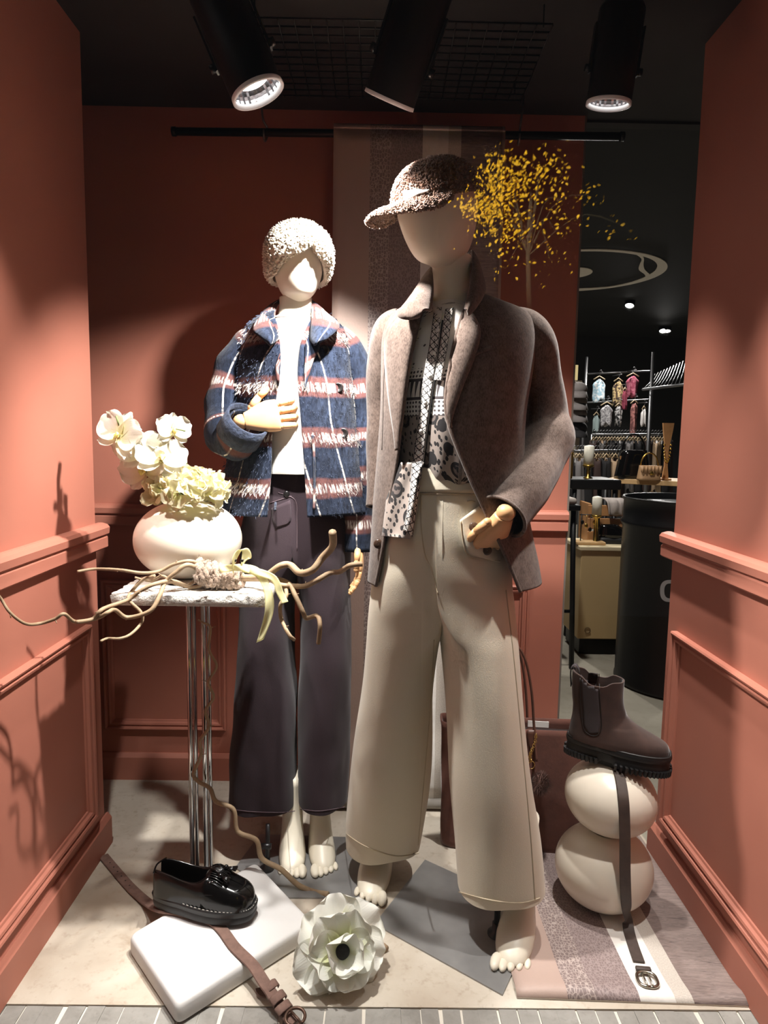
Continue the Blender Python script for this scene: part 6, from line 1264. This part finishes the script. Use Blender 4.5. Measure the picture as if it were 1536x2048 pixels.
    p = P(1298, 942, Y - .02); p.z = zt; q = thing('tan_handbag', 'small tan quilted handbag standing on the oak table', 'bag', p); w_ = 44 / F_PX * Y; h_ = .10
    G = [[p + Vector((w_ / 2 * (1 - .12 * t) * sgn(math.cos(a), .4), .045 * (1 - .5 * t) * sgn(math.sin(a), .5), h_ * t)) for a in np.linspace(0, 2 * PI, 32, endpoint=False)] for t in np.linspace(0, 1, 8)]; mb = MB().grid(G, True, None, True, True); M_TB = M('tan bag leather', S(168, 132, 96), .6); mb.build('body', M_TB, q)
    for i in range(6): MB().tube([p + Vector((w_ * (-.4 + .16 * i), -.05, h_ * .96)), p + Vector((w_ * (-.42 + .16 * i), -.053, h_ * .5))], .006, 5).build('quilt_rib', M_TB, q)
    MB().grid([[p + Vector((w_ * .48 * s, -.049 + .012 * (1 - t), h_ * (1.0 - .45 * t))) for s in np.linspace(-1, 1, 9)] for t in (0, .5, 1)]).build('flap', M_TB, q, solid=.004); MB().tube([p + Vector((w_ * .4 * math.cos(t), 0, h_ * (.95 + .9 * math.sin(t)))) for t in np.linspace(0, PI, 13)], .005, 6).build('handle', M_BRASS, q); MB().rbox(p + Vector((0, -.053, h_ * .5)), (.03, .006, .025), .002, 1).build('clasp', M_BRASS, q)
    p = P(1232, 1032, 3.8); q = thing('draped_knit', 'pale grey knit folded over the edge of a crate behind the drum', 'knitwear', (p.x, 3.85, .62)); zd = P(1232, 1000, 3.8).z
    G = [[Vector((p.x + .05 * s + .01 * math.sin(5 * s + t), 3.80 + yy + .006 * math.sin(8 * s), z)) for s in np.linspace(-1, 1, 14)] for t, (yy, z) in enumerate(((-.004, p.z), (-.012, p.z + .05), (0, zd), (.06, zd + .01), (.14, zd)))]; MB().grid(G).build('cloth', M('grey knit', S(166, 156, 150), .9, var=(30, .2)), q, solid=.01, subd=1)
    q = thing('wooden_crate', 'brown wooden crate behind the drum under the folded grey knit', 'crate', (p.x + .02, 3.92, ztop)); 
    for k in range(3): MB().rbox((p.x + .02, 3.83, ztop + .03 + k * .075), (.34, .012, .062), .003, 1).build('slat', M_TAN, q, smooth=False)
    for dx in (-.16, .16): MB().rbox((p.x + .02 + dx, 3.92, ztop + .11), (.014, .18, .22), .003, 1).build('side_panel', M_TAN, q, smooth=False)
    # hanging garments on wall rails
    def hanger(q, top, w):
        MB().tube([top + Vector((0, 0, .05)), top + Vector((.012, 0, .062)), top + Vector((.022, 0, .05)), top + Vector((.012, 0, .03)), top, ], .0024, 5, smooth=12).build('hook', M_STEEL, q); MB().tube([top + Vector((-w / 2, 0, -.035)), top, top + Vector((w / 2, 0, -.035))], .006, 6).build('hanger_bar', M('pale wood hanger', S(206, 184, 150), .5), q)
    def garment(px, y0, y1, w, Y, mat, lb, cat, group, taper=.25, waist=0, yaw=0.0, full=True):
        top = P(px, y0, Y); L = top.z - P(px, y1, Y).z; W = w / F_PX * Y; q = thing('hanging_garment', lb, cat, top, group); hanger(q, top, W * .8); m = Matrix.Rotation(yaw, 3, 'Z'); ph = rn.uniform(0, 6); G = []
        for t in np.linspace(0, 1, 12):
            wd = W / 2 * ((.55 + .45 * min(1, t / .15)) * (1 - waist * math.sin(PI * min(1, t * 1.3)))) * (1 - taper * t if taper > 0 else 1 - taper * t); G.append([top + m @ Vector((wd * math.cos(a), (.025 + .02 * t) * math.sin(a) * (1 + .4 * math.sin(5 * a + ph)), -.03 * (1 if t == 0 else 1) - L * t + .03 * t + (.02 * math.sin(3 * a + ph) * t) - .03 * abs(math.cos(a)) * (1 - t))) for a in np.linspace(0, 2 * PI, 24, endpoint=False)])
        MB().grid(G, True).build('cloth', mat, q, solid=.003)
    def fabric(name, a, b, sc=40):
        k = NT(name); f = k.noise(k.coord(), sc, 3, .6); k.P(Base_Color=k.ramp(f, [(.44, a), (.56, b)]), Roughness=.85); return k.m
    D = 7.2; gp = 'lingerie and tops on the wall hooks'
    garment(1199, 752, 802, 28, D, fabric('blue floral', S(150, 186, 204), S(228, 232, 236)), 'pale blue floral top hanging highest at left of the wall display', 'top', gp, .15, .1)
    garment(1237, 756, 810, 22, D + .1, fabric('cream floral', S(206, 180, 130), S(60, 44, 40)), 'cream and brown floral top between the blue and maroon tops', 'top', gp, .1, 0)
    garment(1266, 746, 792, 30, D - .1, fabric('maroon stripe', S(150, 60, 84), S(196, 110, 130), 25), 'maroon striped top hanging highest at right of the wall display', 'top', gp, .45, .1)
    garment(1250, 775, 816, 10, D, M('maroon cloth', S(128, 46, 66), .8), 'narrow maroon strip garment hanging below the striped maroon top', 'top', gp, .1)
    garment(1214, 804, 850, 30, D - .1, fabric('grey lace', S(188, 186, 188), S(122, 120, 124), 60), 'grey lace top hanging in the middle of the wall display', 'top', gp, .35, .15)
    garment(1193, 824, 862, 14, D, M('sage cloth', S(140, 156, 156), .8), 'sage green narrow top beside the grey lace top', 'top', gp, .2)
    garment(1238, 806, 850, 18, D, fabric('black and white', S(30, 30, 32), S(206, 204, 204), 30), 'black and white patterned top right of the grey lace top', 'top', gp, .4, .1)
    garment(1269, 800, 872, 18, D - .15, fabric('dusky pink', S(186, 124, 118), S(110, 66, 64), 30), 'dusky pink hanging top low at the right of the wall display', 'top', gp, .5, .2)
    garment(1288, 812, 850, 10, D, M('white cloth', S(222, 220, 218), .8), 'small white garment at the far right of the wall display', 'top', gp, .2)
    # steel frame the garments hang on
    q = thing('wall_rail_frame', 'thin grey steel rail frame against the dark back wall', 'rail', (P(1240, 870, D + .2).x, D + .2, 0))
    for px in (1172, 1303): a = P(px, 742, D + .2); MB().tube([(a.x, D + .2, 0), (a.x, D + .2, a.z + .15)], .014, 8).build('post', M_STEEL, q)
    for py in (748, 805): a, b = P(1172, py, D + .2), P(1303, py - 6, D + .2); MB().tube([a, b], .009, 8).build('crossbar', M_STEEL, q)
    for px, y0 in ((1199, 748), (1237, 752), (1266, 743), (1214, 800), (1193, 820), (1238, 802), (1269, 796), (1288, 808), (1250, 771)): a = P(px, y0, D); MB().tube([a + Vector((.012, .22, .02)), a + Vector((.012, -.06, .012))], .005, 6).build('peg', M_STEEL, q)
    # two floor rails full of clothes
    def rail(px0, px1, py, Y, n, lo, nm, lb, cols, glab, grp):
        a, b = P(px0, py, Y), P(px1, py, Y); q = thing(nm, lb, 'clothes rail', (a.lerp(b, .5).x, Y, 0)); MB().tube([a, b], .011, 8).build('bar', M_STEEL, q)
        for e in (a, b): MB().tube([e, (e.x, e.y, 0)], .011, 8).build('upright', M_STEEL, q); MB().tube([(e.x, e.y - .22, .012), (e.x, e.y + .22, .012)], .012, 6).build('foot', M_STEEL, q)
        w = (px1 - px0) / n * 1.5
        ordn = ['first', 'second', 'third', 'fourth', 'fifth', 'sixth', 'seventh', 'eighth', 'ninth', 'tenth']; cnt = {}
        for i in range(n):
            mt = cols[rn.randrange(len(cols))]; cn = mt.name.replace(' cloth', ''); cnt[cn] = cnt.get(cn, 0) + 1
            garment(px0 + (px1 - px0) * (i + .5) / n, py + 5, lo + rn.uniform(-6, 6), w * rn.uniform(1.2, 2.0), Y - .02 + .04 * (i % 3), mt, ordn[cnt[cn] - 1] + ' ' + cn + ' garment from the left on ' + glab, 'garment', grp, .05, 0, rn.uniform(.9, 1.3))
    cols = [M('black cloth', S(26, 24, 26), .85), M('dark brown cloth', S(60, 42, 38), .85), M('white cloth', S(222, 220, 218), .8), M('grey melange cloth', S(120, 116, 116), .85), M('beige cloth', S(176, 150, 122), .85), M('dark brown cloth', S(60, 42, 38), .85), M('black cloth', S(26, 24, 26), .85)]
    rail(1184, 1342, 869, 6.2, 26, 985, 'clothes_rail', 'farther steel clothes rail packed with dark and pale garments', cols, 'the farther clothes rail', 'clothes on the farther rail')
    rail(1138, 1240, 902, 5.2, 17, 1010, 'clothes_rail', 'nearer steel clothes rail behind the white candle with hangers', cols, 'the nearer clothes rail behind the candle', 'clothes on the nearer rail')
    # caps on the pale panel at the left edge
    a = P(1138, 760, 5.6); MB_ = thing('cap_display', 'pale grey board at the edge of the terracotta wall carrying grey caps', 'display board', (a.x, 5.62, 0)); b = P(1164, 900, 5.6); MB().rbox(((a.x + b.x) / 2 - .06, 5.66, a.z / 2), (b.x - a.x + .1, .03, a.z), .004, 1).build('board', M('pale grey board', S(168, 158, 142), .7), MB_, smooth=False)
    a = P(1149, 745, 5.55); q = thing('price_card', 'blank cream card above the grey caps', 'card', a); MB().box(a, (.055, .004, .12)).build('card', M_CARD, q, smooth=False); MB().box(a + Vector((0, .03, -.07)), (.02, .06, .02)).build('clip', M_STEEL, q, smooth=False)
    for i, (py, lb) in enumerate(((778, 'grey felt cap, topmost on the pale panel'), (802, 'grey felt cap, second from top on the pale panel'), (826, 'grey felt cap, third from top on the pale panel'), (856, 'black felt cap, lowest on the pale panel'))):
        c = P(1156, py, 5.58); q = thing('felt_cap', lb, 'cap', c, 'caps on the pale panel'); mt = M('grey felt', S(112, 106, 104), .9) if i < 3 else M('black cloth', S(26, 24, 26), .85); MB().ell(c, (.075, .068, .058), None, 16, 10).build('crown', mt, q); MB().grid([[c + Vector((.070 * math.sin(s) * (1 + .12 * t), -.062 * math.cos(s) - .055 * t * math.cos(s), -.020 - .055 * t)) for s in np.linspace(-1.2, 1.2, 11)] for t in (0, .5, 1)]).build('peak', mt, q, solid=.006)
    # fan of thin wires: shop canopy at the right edge
    q = thing('wire_canopy', 'fan of thin grey wires like a canopy over the shop aisle at right', 'canopy', P(1330, 760, 6.0)); e0, e1 = P(1286, 779, 6.0), P(1375, 768, 5.0); bar = MB().tube([e0, e1], .012, 8); bar.build('front_bar', M_STEEL, q)
    for i in range(13): t = i / 12; a = e0.lerp(e1, t); b = P(1310 + 75 * t, 748 - 34 * t, 7.4); MB().tube([a, a.lerp(b, .5) - Vector((0, 0, .02)), b], .004, 5).build('wire', M_STEEL, q)
    a = P(1303, 779, 6.0); MB().tube([(a.x, 6.0, 0), (a.x, 6.0, P(1303, 704, 6.0).z)], .016, 10).build('post', M_STEEL, q)
    # black island of bags behind the oak table
    pp = P(1264, 950, Y + .14); pp.z = zt; q = thing('dark_handbag', 'dark glossy handbag standing behind the tan bag on the oak table', 'bag', pp); G = [[pp + Vector((.12 * (1 - .3 * t) * sgn(math.cos(a), .5), .07 * sgn(math.sin(a), .6), .20 * t)) for a in np.linspace(0, 2 * PI, 24, endpoint=False)] for t in np.linspace(0, 1, 7)]; MB().grid(G, True, None, True, True).build('body', M_PATENT, q); MB().tube([pp + Vector((.08 * math.cos(t), 0, .19 + .12 * math.sin(t))) for t in np.linspace(0, PI, 13)], .007, 6).build('handle', M_PATENT, q)
shop()
# ---------------------------------------------------------------- the lit street tree that the pane mirrors, behind the viewer
def street_tree():
    rn = random.Random(55); Yv = 3.6; mir = lambda v: Vector((v.x, 2 * YG - v.y, v.z)); ctr = mir(P(1060, 430, Yv)); base = Vector((ctr.x + .05, ctr.y, -.17)); q = thing('street_tree', 'small tree with lit yellow leaves mirrored in the window pane beside the cap', 'tree', base)
    MB().tube([base, base + Vector((.02, .03, 1.2)), ctr + Vector((0, 0, -.25)), ctr + Vector((0, 0, .1))], [.03, .024, .012, .005], 10, smooth=14).build('trunk', M('tree bark', S(26, 21, 18), .9), q)
    k = NT('yellow autumn leaf'); k.P(Base_Color=S(214, 176, 40), Roughness=.6); tl = k.n('ShaderNodeBsdfTranslucent', {'Color': S(222, 186, 50)}); mx = k.n('ShaderNodeMixShader', {0: .4, 1: k.b.outputs[0], 2: tl}); k.t.links.new(mx.outputs[0], k.out.inputs[0])
    mb = MB(); tw = MB(); cl = [(1008, 322, 26, 40), (985, 360, 30, 60), (1000, 385, 30, 60), (960, 410, 28, 90), (985, 420, 22, 70), (1040, 372, 30, 50), (1065, 345, 34, 40), (1100, 335, 34, 30), (1030, 440, 42, 60), (1090, 410, 45, 22), (1130, 400, 36, 10), (1180, 390, 26, 10), (990, 470, 30, 30), (1060, 480, 55, 26), (1110, 460, 50, 14), (1020, 520, 40, 12), (1100, 520, 50, 6), (1245, 450, 30, 8)]
    for px, py, r, n in cl:
        c0 = mir(P(px, py, Yv)); tw.tube([ctr + Vector((0, 0, -.2)), ctr.lerp(c0, .5) + Vector((rn.uniform(-.05, .05), rn.uniform(-.05, .05), .03)), c0], [.004, .003, .0015], 5, smooth=8)
        for _ in range(int(n * 2.0)):
            p = mir(P(px + rn.gauss(0, r * .7), py + rn.gauss(0, r * .6), Yv + rn.uniform(-.12, .12))); d = Vector((rn.uniform(-1, 1), rn.uniform(-1, 1), rn.uniform(-1, .3))).normalized(); s = d.cross(Vector((rn.uniform(-1, 1), rn.uniform(-1, 1), rn.uniform(-1, 1)))).normalized(); L = rn.uniform(.012, .026); w = L * .30; e = d.cross(s) * L * .12
            mb.add([p, p + d * L * .35 + s * w + e, p + d * L * .7 + s * w * .8 + e, p + d * L, p + d * L * .7 - s * w * .8 + e, p + d * L * .35 - s * w + e], [(0, 1, 2, 3), (0, 3, 4, 5)])
    tw.build('twigs', M('tree bark', S(84, 66, 50), .9), q, kind='stuff'); mb.build('foliage', k.m, q, kind='stuff')
    lp = ctr + Vector((-.55, 1.0, -.2)); f = thing('added_tree_floodlight', 'added floodlight on a post out of view, lighting the street tree', 'floodlight', Vector((lp.x, lp.y, -.17))); d = (ctr + Vector((-.12, 0, .05)) - lp).normalized(); m = frame(-d, (0, 0, 1))  # unseen floodlight added to brighten the mirrored leaves
    MB().box(lp - d * .04, (.06, .14, .10), m).build('housing', M_BLACK, f, smooth=False); MB().tube([(lp.x, lp.y, -.17), lp - d * .05 - Vector((0, 0, .05))], .02, 8).build('post', M_BLACK, f); lamp('tree_light', 'SPOT', lp + d * .02, 1500, (1, .86, .5), .05, spot=math.radians(62), blend=.8, parent=f, aim=d)
street_tree()
